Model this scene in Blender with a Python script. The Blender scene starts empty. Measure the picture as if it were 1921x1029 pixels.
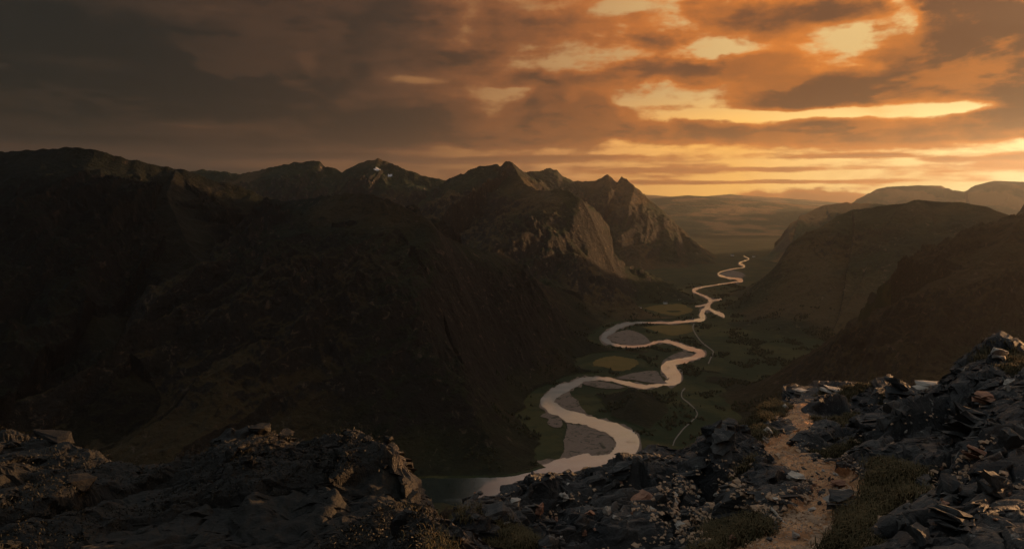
import bpy, bmesh, math, random
import numpy as np
from mathutils import Vector, Matrix
from mathutils.geometry import tessellate_polygon

scene = bpy.context.scene
C = scene.collection
R = math.radians

# ------------------------------------------------------------------ camera
# level camera on a summit 600 m above the valley floor, lens shifted down
F, CX, HZ, CAMZ = 1400.0, 960.5, 350.0, 600.0      # focal length / centre / horizon row in photo pixels
cam_d = bpy.data.cameras.new('camera'); cam = bpy.data.objects.new('camera', cam_d); C.objects.link(cam)
cam_d.sensor_width = 36.0; cam_d.lens = 36.0 * F / 1921.0
cam_d.shift_y = -(514.5 - HZ) / 1921.0
cam_d.clip_start = 0.1; cam_d.clip_end = 200000
cam.location = (0, 0, CAMZ); cam.rotation_euler = (R(90), 0, 0)
scene.camera = cam

# ------------------------------------------------------------------ exposure
scene.view_settings.view_transform = 'Standard'
scene.view_settings.look = 'None'
scene.view_settings.gamma = 1.0
scene.view_settings.exposure = 0.9
scene.cycles.use_denoising = True
scene.cycles.max_bounces = 6
scene.cycles.volume_bounces = 1
HAZE = 2.7e-5
scene.cycles.sample_clamp_indirect = 4.0

# ------------------------------------------------------------------ world
SUN_AZ, SUN_EL = R(68.0), R(6.0)                    # azimuth clockwise from the view direction
class N:
    """tiny expression builder for shader math nodes"""
    tree = None
    def __init__(s, sock): s.s = sock
    @staticmethod
    def op(o, *a, clamp=False):
        n = N.tree.nodes.new('ShaderNodeMath'); n.operation = o; n.use_clamp = clamp
        for i, v in enumerate(a):
            if isinstance(v, N): N.tree.links.new(v.s, n.inputs[i])
            else: n.inputs[i].default_value = v
        return N(n.outputs[0])
    def __add__(s, o): return N.op('ADD', s, o)
    __radd__ = __add__
    def __sub__(s, o): return N.op('SUBTRACT', s, o)
    def __rsub__(s, o): return N.op('SUBTRACT', o, s)
    def __mul__(s, o): return N.op('MULTIPLY', s, o)
    __rmul__ = __mul__
    def __truediv__(s, o): return N.op('DIVIDE', s, o)
    def __rtruediv__(s, o): return N.op('DIVIDE', o, s)
    def __pow__(s, o): return N.op('POWER', s, o)
def sstep(a, b, x):
    n = N.tree.nodes.new('ShaderNodeMapRange'); n.interpolation_type = 'SMOOTHSTEP'
    for i, v in ((0, x), (1, a), (2, b)):
        if isinstance(v, N): N.tree.links.new(v.s, n.inputs[i])
        else: n.inputs[i].default_value = v
    return N(n.outputs[0])
def vec(x, y, z=0.0):
    n = N.tree.nodes.new('ShaderNodeCombineXYZ')
    for i, v in enumerate((x, y, z)):
        if isinstance(v, N): N.tree.links.new(v.s, n.inputs[i])
        else: n.inputs[i].default_value = v
    return N(n.outputs[0])
def noise(v, scale, detail=6.0, rough=0.55, dist=0.0, lac=2.0, out=0):
    n = N.tree.nodes.new('ShaderNodeTexNoise'); n.noise_dimensions = '3D'
    if v is not None: N.tree.links.new(v.s, n.inputs['Vector'])
    n.inputs['Scale'].default_value = scale; n.inputs['Detail'].default_value = detail
    n.inputs['Roughness'].default_value = rough; n.inputs['Distortion'].default_value = dist
    n.inputs['Lacunarity'].default_value = lac
    return N(n.outputs[out])
def mix(f, a, b):
    n = N.tree.nodes.new('ShaderNodeMix'); n.data_type = 'RGBA'; n.clamp_factor = True
    for k, v in ((0, f), (6, a), (7, b)):
        if isinstance(v, N): N.tree.links.new(v.s, n.inputs[k])
        elif k == 0: n.inputs[k].default_value = v
        else: n.inputs[k].default_value = (*v, 1.0)
    return N(n.outputs[2])
def ramp(x, stops):
    n = N.tree.nodes.new('ShaderNodeValToRGB'); N.tree.links.new(x.s, n.inputs[0])
    e = n.color_ramp.elements
    while len(e) < len(stops): e.new(0.5)
    for k, (p, c) in enumerate(stops):
        e[k].position = p; e[k].color = (*c, 1.0) if len(c) == 3 else c
    return N(n.outputs[0])
def sr(r, g, b):                                    # 8-bit picture colour -> linear
    f = lambda c: (c / 255 / 12.92) if c / 255 <= 0.04045 else ((c / 255 + 0.055) / 1.055) ** 2.4
    return (f(r), f(g), f(b))

W = bpy.data.worlds.new('World'); scene.world = W; W.use_nodes = True
N.tree = W.node_tree; N.tree.nodes.clear()
tc = N.tree.nodes.new('ShaderNodeTexCoord')
sep = N.tree.nodes.new('ShaderNodeSeparateXYZ'); N.tree.links.new(tc.outputs['Generated'], sep.inputs[0])
dx, dy, dz = (N(sep.outputs[k]) for k in range(3))
az = N.op('ARCTAN2', dx, dy)                        # 0 straight ahead, + to the right
el = N.op('ARCSINE', dz)
zz = N.op('MAXIMUM', dz, 0.0)
q = 1.0 / (zz + 0.10)
P = vec(dx * q, dy * q * 0.62, 0.0)                 # cloud deck seen in perspective
n1 = noise(P, 1.7, 9.0, 0.60, 0.25)
n2 = noise(vec(az * 1.0, el * 2.1, 3.7), 5.6, 9.0, 0.62, 0.2)
n3 = noise(vec(az * 1.0, el * 8.0, 9.1), 6.0, 6.0, 0.55, 0.2)    # flat streaks
wn = N.tree.nodes.new('ShaderNodeSeparateColor'); N.tree.links.new(noise(vec(az, el * 1.8, 21.0), 9.0, 6.0, 0.62, 0.0, out=1).s, wn.inputs[0])
waz = az + (N(wn.outputs[0]) - 0.5) * 0.10; wel = el + (N(wn.outputs[1]) - 0.5) * 0.05; tel = el + (N(wn.outputs[1]) - 0.5) * 0.010
def AE(px, py):
    a = math.atan((px - CX) / F)
    return a, math.atan((HZ - py) / F * math.cos(a))
def blob(px, py, wx, wy, amp, rot=0.0):
    a, e = AE(px, py)
    u, v = waz - a, (wel if wy > 10 else tel) - e
    if rot:
        c, s = math.cos(rot), math.sin(rot)
        u, v = u * c + v * s, v * c - u * s
    g = N.op('EXPONENT', (N.op('POWER', N.op('ABSOLUTE', u * (F / wx)), 2.0) + N.op('POWER', N.op('ABSOLUTE', v * (F / wy)), 2.0)) * -1.0)
    return g * amp
CLOUDS = [  # photo column, row, half-width, half-height, amount
    # dark bodies
    (1075, 228, 84, 24, .90), (1028, 190, 24, 26, .75), (1106, 198, 32, 16, .6), (1540, 184, 120, 24, .52), (1610, 165, 60, 18, .26),
    (1760, 96, 105, 44, .46), (1890, 90, 70, 55, .40), (1810, 8, 110, 28, .40), (1520, 25, 140, 22, .38), (1915, 208, 58, 38, .52), (1860, 142, 70, 14, .26),
    (1330, 132, 130, 20, .32), (1440, 112, 90, 18, .28), (1240, 82, 70, 16, .24), (1100, 150, 140, 20, .30), (1190, 125, 80, 18, .20),
    (1300, 250, 400, 15, .34), (1660, 262, 220, 7, .24), (1560, 232, 170, 9, .20), (1480, 150, 120, 16, .2),
    (720, 242, 85, 32, .36), (850, 212, 36, 18, .30), (880, 252, 130, 18, .32), (980, 264, 90, 7, .24),
    (650, 122, 48, 40, .34), (560, 170, 60, 36, .24), (1000, 62, 110, 30, .20), (880, 112, 100, 20, .20), (760, 40, 120, 40, .20),
    (200, 170, 330, 30, .22), (380, 120, 150, 34, .2), (130, 70, 160, 40, .2), (330, 20, 120, 26, -.16), (230, 120, 200, 10, -.14), (480, 60, 70, 30, -.12), (250, 120, 480, 150, .16), (250, 206, 420, 12, .24), (560, 262, 120, 8, .12), (420, 60, 200, 30, .10),
    # thin low streaks
    (1620, 292, 95, 3.6, .40), (1780, 297, 36, 4, .40), (1876, 294, 26, 5, .44), (1350, 318, 260, 6, .34), (1300, 342, 220, 4, .26), (1520, 340, 180, 4, .30),
    (900, 300, 180, 6, .30), (1090, 296, 130, 4, .26), (400, 322, 220, 6, .24), (200, 262, 300, 8, .2), (1510, 370, 130, 11, .42), (600, 290, 160, 5, .24),
    # openings
    (1692, 22, 22, 40, -.34), (1605, 70, 18, 18, -.30), (1345, 92, 66, 18, -.36), (1290, 45, 60, 18, -.18), (950, 178, 70, 11, -.30), (790, 150, 70, 9, -.24),
    (585, 108, 32, 20, -.34), (1250, 192, 90, 6, -.18), (1440, 214, 120, 8, -.34), (1640, 210, 180, 7, -.34), (1790, 200, 60, 8, -.34), (1150, 68, 45, 14, -.14),
    (1060, 263, 20, 9, -.40), (1160, 15, 60, 18, -.24), (390, 237, 60, 6, -.24), (860, 75, 40, 22, -.16), (1000, 130, 60, 14, -.2),
]
bsum = None
for b in CLOUDS:
    t = blob(*b); bsum = t if bsum is None else bsum + t
# general cover: overcast on the left, opening towards the sun and the horizon
left = sstep(R(8), R(-26), az)
low = sstep(R(5.0), R(0.5), el)
soft = 1.0 - left * 0.55
D = ((n1 - 0.5) * 0.62 + (n2 - 0.5) * 0.95) * soft * (1.0 - low * 0.6) + (n3 - 0.5) * (0.34 + low * 0.75) + bsum + left * 0.12 - low * 0.13 + 0.525
n4 = noise(vec(az, el * 1.7, 5.5), 22.0, 6.0, 0.62, 0.2)
D = D + (n4 - 0.5) * 0.46 * (1.0 - low * 0.7) * soft
cover = sstep(0.40, 0.60, D)
n5 = noise(vec(az, el * 2.4, 12.5), 9.0, 9.0, 0.66, 0.5)
thick = sstep(0.50, 0.90, D + (n5 - 0.5) * 0.42) * (1.0 - low * 0.55)
# how much the low sun (beyond the right edge) reaches each part of the sky
warm = sstep(R(-34), R(44), az) * (1.0 - sstep(R(92), R(150), az) * 0.85)
zen = sstep(R(15), R(38), el)
nish = N.tree.nodes.new('ShaderNodeTexSky'); nish.sky_type = 'NISHITA'; nish.sun_disc = False
nish.sun_elevation = SUN_EL; nish.sun_rotation = SUN_AZ; nish.altitude = 600; nish.air_density = 1.3; nish.dust_density = 4.0; nish.ozone_density = 1.0
clear_low = ramp(warm, [(0.0, sr(60, 40, 28)), (0.28, sr(118, 76, 44)), (0.5, sr(205, 142, 78)), (0.72, sr(250, 186, 88)), (0.92, sr(255, 226, 150)), (1.0, sr(255, 236, 170))])
clear_high = ramp(warm, [(0.0, sr(58, 48, 40)), (0.3, sr(130, 88, 52)), (0.5, sr(160, 122, 78)), (0.72, sr(190, 156, 102)), (0.95, sr(196, 164, 106)), (1.0, sr(196, 164, 106))])
gap = mix(sstep(R(3.2), R(7.5), el), clear_low, clear_high)
gap = mix(sstep(0.50, 0.75, n5) * 0.45, gap, ramp(warm, [(0.0, sr(50, 38, 28)), (0.4, sr(120, 78, 44)), (0.7, sr(196, 132, 62)), (1.0, sr(226, 160, 72))]))   # thin veils
lit = ramp(warm, [(0.0, sr(48, 36, 27)), (0.25, sr(90, 58, 38)), (0.42, sr(136, 80, 42)), (0.6, sr(176, 98, 36)), (0.8, sr(198, 110, 32)), (1.0, sr(212, 120, 34))])
dark = ramp(warm, [(0.0, sr(20, 19, 16)), (0.25, sr(46, 34, 26)), (0.42, sr(70, 45, 30)), (0.6, sr(88, 54, 34)), (0.8, sr(80, 47, 28)), (1.0, sr(72, 41, 25))])
# undersides glow: density falling off downwards/towards the sun
n1b = noise(vec(dx * q + 0.10, dy * q * 0.62 - 0.06, 0.0), 1.7, 5.0, 0.55, 0.25)
n2b = noise(vec(az * 1.0 + 0.012, el * 2.1 - 0.020, 3.7), 5.0, 5.0, 0.56, 0.3)
rim = sstep(-0.02, 0.11, (n1 - n1b) * 0.6 + (n2 - n2b) * 0.9)
litv = mix(sstep(0.35, 0.65, n5), mix(0.45, lit, dark), lit)
body = mix(N.op('MULTIPLY', thick, 1.0 - rim * 0.45, clamp=True), litv, dark)
col = mix(cover, gap, body)
col = mix(zen * 0.85, col, mix(N.op('MULTIPLY', n2, 1.4, clamp=True), (0.35, 0.39, 0.41), (0.15, 0.17, 0.18)))   # cool dusk sky overhead
# below the horizon: dark land far away
col = mix(sstep(R(-1.1), R(-3.0), el), col, (0.012, 0.010, 0.008))
bg1 = N.tree.nodes.new('ShaderNodeBackground'); N.tree.links.new(col.s, bg1.inputs[0]); bg1.inputs[1].default_value = 0.82
bg2 = N.tree.nodes.new('ShaderNodeBackground'); N.tree.links.new(nish.outputs[0], bg2.inputs[0]); bg2.inputs[1].default_value = 0.05
ms = N.tree.nodes.new('ShaderNodeMixShader'); ms.inputs[0].default_value = 0.03
N.tree.links.new(bg1.outputs[0], ms.inputs[1]); N.tree.links.new(bg2.outputs[0], ms.inputs[2])
wo = N.tree.nodes.new('ShaderNodeOutputWorld'); N.tree.links.new(ms.outputs[0], wo.inputs[0])

# ------------------------------------------------------------------ sun
sd = bpy.data.lights.new('sun', 'SUN'); sd.energy = 5.0; sd.angle = R(0.5); sd.color = (1.0, 0.52, 0.22)
sun = bpy.data.objects.new('sun', sd); C.objects.link(sun)
SUNV = Vector((math.sin(SUN_AZ) * math.cos(SUN_EL), math.cos(SUN_AZ) * math.cos(SUN_EL), math.sin(SUN_EL)))
sun.rotation_euler = SUNV.to_track_quat('Z', 'Y').to_euler()

# ------------------------------------------------------------------ helpers
def tag(o, label, cat=None, group=None, kind=None):
    o['label'] = label
    if cat: o['category'] = cat
    if group: o['group'] = group
    if kind: o['kind'] = kind
    return o
def mesh_obj(name, verts, faces, material, parent=None, normals=None, smooth=True):
    """one mesh object from numpy arrays; faces is (n,3) or (n,4)"""
    me = bpy.data.meshes.new(name)
    verts = np.asarray(verts, np.float32); faces = np.asarray(faces, np.int32)
    nf, k = faces.shape
    me.vertices.add(len(verts)); me.vertices.foreach_set('co', verts.ravel())
    me.loops.add(nf * k); me.loops.foreach_set('vertex_index', faces.ravel())
    me.polygons.add(nf); me.polygons.foreach_set('loop_start', np.arange(0, nf * k, k, dtype=np.int32))
    me.polygons.foreach_set('loop_total', np.full(nf, k, np.int32))
    me.polygons.foreach_set('use_smooth', np.full(nf, smooth))
    me.update(calc_edges=True)
    if normals is not None: me.normals_split_custom_set_from_vertices(np.asarray(normals, np.float32))
    o = bpy.data.objects.new(name, me); C.objects.link(o)
    me.materials.append(material)
    if parent: o.parent = parent
    return o
def attr(o, name, vals):
    a = o.data.attributes.new(name, 'FLOAT', 'POINT'); a.data.foreach_set('value', np.asarray(vals, np.float32))

_rng = np.random.RandomState(7)
_perm = np.concatenate([_rng.permutation(256)] * 2).astype(np.int32)
_ang = _rng.rand(256).astype(np.float32) * 2 * np.pi
_gx, _gy = np.cos(_ang), np.sin(_ang)
def perlin(x, y, seed=0):
    x = np.asarray(x, np.float32) + np.float32(seed * 17.31); y = np.asarray(y, np.float32) - np.float32(seed * 9.77)
    xi = np.floor(x); yi = np.floor(y); xf = x - xi; yf = y - yi
    xi = xi.astype(np.int32) & 255; yi = yi.astype(np.int32) & 255
    u = xf * xf * xf * (xf * (xf * 6 - 15) + 10); v = yf * yf * yf * (yf * (yf * 6 - 15) + 10)
    def g(ix, iy, fx, fy):
        h = _perm[_perm[ix & 255] + (iy & 255)]
        return _gx[h] * fx + _gy[h] * fy
    a = g(xi, yi, xf, yf); b = g(xi + 1, yi, xf - 1, yf)
    c = g(xi, yi + 1, xf, yf - 1); d = g(xi + 1, yi + 1, xf - 1, yf - 1)
    a = a + u * (b - a); c = c + u * (d - c)
    return (a + v * (c - a)) * np.float32(1.5)
def fbm(x, y, wl, octs, gain=0.5, seed=0, ridged=False):
    r = np.zeros_like(x, np.float32); amp = 1.0; tot = 0
    for k in range(octs):
        n = perlin(x / wl, y / wl, seed + k)
        r += amp * ((1 - 2 * np.abs(n)) if ridged else n); tot += amp
        amp *= gain; wl *= 0.5
    return r / tot
def smooth(a, b, x):
    t = np.clip((x - a) / (b - a), 0, 1); return t * t * (3 - 2 * t)
def catmull(pts, n):
    """pts (k,m) -> resampled smooth curve, n per segment"""
    p = np.asarray(pts, float); p = np.vstack([2 * p[0] - p[1], p, 2 * p[-1] - p[-2]]); out = []
    for i in range(1, len(p) - 2):
        for t in np.linspace(0, 1, n, endpoint=False):
            a, b, c, d = p[i - 1], p[i], p[i + 1], p[i + 2]
            out.append(0.5 * (2 * b + (c - a) * t + (2 * a - 5 * b + 4 * c - d) * t * t + (3 * b - a - 3 * c + d) * t ** 3))
    out.append(p[-2]); return np.array(out)
def ground_pt(px, py, z=0.0):                        # where a sight line meets level ground
    y = F * (CAMZ - z) / (np.asarray(py, float) - HZ)
    return (np.asarray(px, float) - CX) / F * y, y

# ------------------------------------------------------------------ materials
def new_mat(name):
    m = bpy.data.materials.new(name); m.use_nodes = True
    N.tree = m.node_tree
    b = m.node_tree.nodes['Principled BSDF']
    b.inputs['Roughness'].default_value = 0.9; b.inputs['Specular IOR Level'].default_value = 0.2
    return m, b
def put(b, name, v):
    if isinstance(v, N): N.tree.links.new(v.s, b.inputs[name])
    else: b.inputs[name].default_value = v
def bump(h, strength, dist, b):
    n = N.tree.nodes.new('ShaderNodeBump'); n.inputs['Strength'].default_value = strength; n.inputs['Distance'].default_value = dist
    N.tree.links.new(h.s, n.inputs['Height']); N.tree.links.new(n.outputs[0], b.inputs['Normal'])
def gpos():
    g = N.tree.nodes.new('ShaderNodeNewGeometry'); return N(g.outputs['Position']), N(g.outputs['Normal'])
def opos():
    g = N.tree.nodes.new('ShaderNodeTexCoord'); return N(g.outputs['Object'])
def rnd():
    g = N.tree.nodes.new('ShaderNodeObjectInfo'); return N(g.outputs['Random'])
def xyz(v):
    s = N.tree.nodes.new('ShaderNodeSeparateXYZ'); N.tree.links.new(v.s, s.inputs[0]); return [N(s.outputs[k]) for k in range(3)]
def attrn(name):
    a = N.tree.nodes.new('ShaderNodeAttribute'); a.attribute_name = name; return N(a.outputs['Fac'])

# heather, grass, scree and bare rock on the big slopes
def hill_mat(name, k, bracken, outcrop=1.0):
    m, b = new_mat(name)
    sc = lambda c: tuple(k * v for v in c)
    pos, nor = gpos(); nx, ny, nz = xyz(nor)
    na = noise(pos, 0.006, 8, 0.62, 0.6); nb = noise(pos, 0.03, 7, 0.65, 0.4); nc = noise(pos, 0.0016, 4, 0.5)
    veg = mix(sstep(0.40, 0.62, na), sc((0.012, 0.025, 0.016)), sc((0.040, 0.049, 0.024)))
    veg = mix(sstep(0.50, 0.68, nb), veg, sc((0.030, 0.043, 0.025)))
    veg = mix(sstep(0.46, 0.60, nc) * bracken, veg, sc((0.17, 0.100, 0.046)))
    rock = mix(nb, sc((0.016, 0.021, 0.022)), sc((0.058, 0.052, 0.044)))
    steep = sstep(0.74, 0.56, nz + (nb - 0.5) * 0.45)
    # pale outcrops, scree runs and boulder fields
    oc = noise(pos, 0.045, 6, 0.7, 0.8); om = noise(pos, 0.007, 3, 0.5)
    col = mix(steep, veg, rock)
    col = mix(sstep(0.57, 0.66, oc) * sstep(0.46, 0.60, om + (0.9 - nz) * 0.5) * outcrop, col, sc((0.19, 0.145, 0.105)))
    col = mix(sstep(0.45, 0.36, oc) * 0.7 * outcrop, col, sc((0.008, 0.011, 0.007)))
    put(b, 'Base Color', col); put(b, 'Roughness', 0.95); put(b, 'Specular IOR Level', 0.1)
    bump(nb + noise(pos, 0.11, 5, 0.65) * 0.5, 1.0, 15.0, b)
    return m
M_hill = hill_mat('hillside', 0.75, 0.55)
M_shade_hill = hill_mat('shaded_hillside', 0.20, 0.22)  # copy darkened so the left mountain's shade sits in its colour
M_half_shade_hill = hill_mat('half_shaded_hillside', 0.40, 0.40)  # dimmer copy, shade painted in for the front peak and right crag
M_far_hill = hill_mat('far_glow_hillside', 1.5, 0.9, 0.25)  # brightened copy, sunlit haze on the far hills put into the colour

M_floor, b = new_mat('valley_grass')
pos, nor = gpos()
na = noise(pos, 0.004, 6, 0.6, 0.8); nb = noise(pos, 0.02, 7, 0.65)
g = mix(sstep(0.42, 0.60, na), (0.013, 0.026, 0.011), (0.046, 0.046, 0.017))
put(b, 'Base Color', mix(sstep(0.48, 0.66, nb), g, (0.018, 0.024, 0.010))); put(b, 'Specular IOR Level', 0.1)
bump(nb, 0.8, 5.0, b)

M_meadow, b = new_mat('meadow')
pos, nor = gpos()
put(b, 'Base Color', mix(noise(pos, 0.02, 7, 0.65, 0.5), (0.055, 0.050, 0.016), (0.20, 0.125, 0.038))); put(b, 'Specular IOR Level', 0.1)
M_gravel, b = new_mat('river_gravel')
pos, nor = gpos()
gn = noise(pos, 0.03, 8, 0.70, 1.2)
put(b, 'Base Color', mix(sstep(0.53, 0.62, gn), mix(noise(pos, 0.12, 6, 0.7), (0.085, 0.064, 0.05), (0.24, 0.18, 0.14)), (0.035, 0.035, 0.02)))
bump(noise(pos, 0.3, 6, 0.7), 0.5, 1.0, b)
M_track, b = new_mat('track_gravel'); put(b, 'Base Color', (0.18, 0.155, 0.13, 1))
M_snow, b = new_mat('snow'); put(b, 'Base Color', (0.48, 0.49, 0.52, 1)); put(b, 'Roughness', 0.6)
M_water, b = new_mat('river_water')
pos, nor = gpos()
rf = noise(pos, 0.012, 6, 0.65, 1.0)
put(b, 'Base Color', mix(attrn('silt'), (0.018, 0.026, 0.022), mix(rf, (0.27, 0.245, 0.215), (0.50, 0.455, 0.40))))
put(b, 'Roughness', 0.07 + sstep(0.5, 0.7, rf) * 0.16); put(b, 'IOR', 2.0); put(b, 'Specular IOR Level', 0.5)
bump(noise(pos, 0.10, 5, 0.6), 0.12, 0.5, b)
M_far, b = new_mat('far_land'); put(b, 'Base Color', (0.05, 0.045, 0.03, 1))

# ------------------------------------------------------------------ the ridges (photo column, photo row of the crest, distance)
# name, label, kind, slope ratio k, profile power, rib strength, points
RID = [
 ('hill', 'faintest hazy blue gold hill on the horizon at the valley head', 9.0, 1.3, .05,
   [(1150, 372, 20500), (1205, 365, 20000), (1230, 366, 20000), (1262, 373, 20000), (1310, 378, 20000), (1345, 369, 20500), (1368, 364, 20500), (1400, 367, 20500), (1450, 370, 20500), (1500, 376, 20500), (1545, 384, 20500), (1700, 395, 20500)]),
 ('hill', 'long low hazy hill closing the end of the valley', 6.5, 1.15, .07,
   [(1150, 376, 14500), (1205, 372, 13920), (1240, 374, 13571), (1268, 370, 13455), (1290, 366, 13339), (1340, 369, 13339), (1400, 375, 13339), (1440, 383, 13223), (1475, 393, 12991), (1500, 406, 12759), (1530, 428, 12759)]),
 ('mountain', 'pale flat topped plateau far back on the right skyline', 2.6, 1.4, .10,
   [(1560, 425, 12480), (1600, 399, 12090), (1618, 380, 11960), (1630, 364, 11830), (1645, 354, 11700), (1662, 350, 11700), (1720, 347, 11700), (1765, 348, 11700), (1790, 356, 11570), (1810, 359, 11570), (1830, 346, 11440), (1862, 338, 11440), (1921, 340, 11440), (2050, 330, 11310), (2300, 350, 11180)]),
 ('hill', 'dark rounded hill standing between the plateau and the valley head', 2.6, 1.4, .12,
   [(1420, 482, 6300), (1440, 460, 6250), (1480, 432, 6200), (1508, 405, 6200), (1530, 392, 6100), (1550, 385, 6100), (1590, 380, 6000), (1615, 382, 6000), (1680, 384, 5900), (1760, 390, 5800)]),
 ('hill', 'broad smooth brown hill right of the river with a long side', 2.7, 1.55, .11,
   [(1405, 541, 4400), (1425, 527, 4350), (1450, 510, 4300), (1500, 470, 4200), (1540, 430, 4100), (1570, 406, 4000), (1600, 393, 4000), (1650, 388, 3900), (1700, 381, 3850), (1715, 375, 3800), (1740, 378, 3800), (1800, 380, 3700), (1850, 388, 3600), (1912, 412, 3500), (2000, 420, 3400), (2120, 420, 3400)]),
 ('mountain', 'dark steep crag rising at the right edge above the summit rocks', 1.75, 1.35, .20,
   [(1330, 716, 2270), (1400, 702, 2180), (1500, 664, 2060), (1600, 614, 1960), (1700, 560, 1880), (1760, 529, 1840), (1800, 513, 1810), (1840, 497, 1820), (1868, 474, 1840), (1894, 448, 1860), (1908, 424, 1880), (1921, 405, 1900), (1950, 392, 1920), (2000, 380, 1950), (2120, 370, 2050), (2300, 375, 2200)]),
 ('mountain', 'twin peaked jagged mountain left of the valley head', 2.1, 1.75, .16,
   [(940, 330, 6200), (972, 323, 6300), (1015, 321, 6400), (1030, 315, 6450), (1045, 318, 6450), (1055, 330, 6450), (1076, 340, 6500), (1110, 341, 6500), (1128, 335, 6500), (1140, 327, 6500), (1149, 335, 6500), (1157, 343, 6500), (1166, 332, 6480), (1176, 336, 6450), (1190, 350, 6400), (1206, 366, 6380), (1240, 391, 6350), (1270, 420, 6350), (1300, 452, 6400), (1345, 480, 6500)]),
 ('mountain', 'long grey ridge with two snow patches on the left skyline', 2.0, 1.6, .16,
   [(250, 345, 5000), (360, 322, 4900), (382, 317, 4900), (405, 322, 4900), (450, 328, 4900), (500, 316, 4850), (545, 307, 4800), (590, 303, 4800), (601, 305, 4800), (610, 315, 4800), (632, 318, 4800), (642, 325, 4800), (660, 312, 4800), (690, 303, 4800), (709, 298, 4800), (730, 305, 4800), (760, 318, 4750), (800, 331, 4750), (838, 340, 4750)]),
 ('mountain', 'craggy mountain with notched summit blocks in the middle distance', 2.3, 1.9, .20,
   [(800, 362, 4600), (838, 339, 4600), (870, 325, 4550), (898, 312, 4500), (918, 310, 4500), (934, 309, 4500), (938, 313, 4500), (946, 306, 4500), (960, 304, 4480), (967, 318, 4450), (973, 330, 4400), (985, 345, 4320), (1005, 356, 4220), (1030, 358, 4100), (1055, 355, 4000), (1076, 363, 3960), (1096, 379, 3920), (1120, 398, 3880), (1150, 425, 3850), (1175, 447, 3860), (1205, 468, 3900), (1250, 497, 4000), (1300, 528, 4250)]),
 ('mountain', 'huge black rounded mountain filling the left side of the view', 2.2, 1.6, .18,
   [(-900, 330, 2500), (-500, 300, 2550), (-200, 296, 2600), (0, 285, 2600), (60, 281, 2600), (130, 279, 2600), (180, 285, 2600), (230, 298, 2620), (280, 308, 2650), (330, 318, 2680), (360, 325, 2700), (400, 338, 2720), (450, 351, 2740), (500, 372, 2750), (530, 379, 2720), (560, 380, 2620)]),
 ('mountain', 'dark rocky peak whose long spur runs down to the river', 2.3, 1.9, .24,
   [(545, 381, 2650), (600, 372, 2550), (640, 365, 2450), (680, 364, 2400), (720, 372, 2350), (770, 395, 2300), (800, 412, 2280), (830, 439, 2330), (868, 461, 2480), (905, 472, 2680), (950, 481, 2900), (1000, 507, 3080), (1050, 525, 3280), (1100, 546, 3480), (1150, 560, 3650), (1185, 573, 3700)]),
 ('mountain', None, 1.5, 1.3, .26, [(720, 380, 2330), (752, 450, 2200), (800, 515, 2060), (850, 572, 1950), (900, 640, 1880), (950, 712, 1850)]),
 ('mountain', None, 1.5, 1.3, .26, [(620, 372, 2480), (600, 450, 2260), (640, 540, 2060), (700, 640, 1880), (780, 760, 1690)]),
 ('mountain', None, 1.6, 1.3, .22, [(330, 322, 2660), (312, 370, 2450), (360, 480, 2200), (430, 600, 1950), (520, 740, 1700)]),
 ('mountain', None, 1.6, 1.3, .22, [(100, 285, 2600), (60, 400, 2300), (150, 560, 1950), (260, 720, 1700)]),
 ('mountain', 'added mountain out of view on the right that shades the left slopes', 0.8, 1.2, .14,  # unseen, added only to block the low sun from the left mountains
   [(2952, 0, 2600), (2593, 10, 3300), (2378, 55, 3900), (2227, 102, 4420)]),
 ('knoll', 'small bare sandy knoll below the crags beside the dark lower pool', 2.4, 1.2, .10,
   [(700, 930, 1180), (770, 912, 1200), (800, 908, 1210), (828, 901, 1215), (850, 908, 1215), (875, 921, 1210), (905, 937, 1190), (940, 944, 1170), (1000, 965, 1150)]),
]
OWN = [0, 1, 2, 3, 4, 5, 6, 7, 8, 9, 10, 10, 10, 9, 9, 15, 16]    # which mountain each ridge line belongs to

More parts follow.
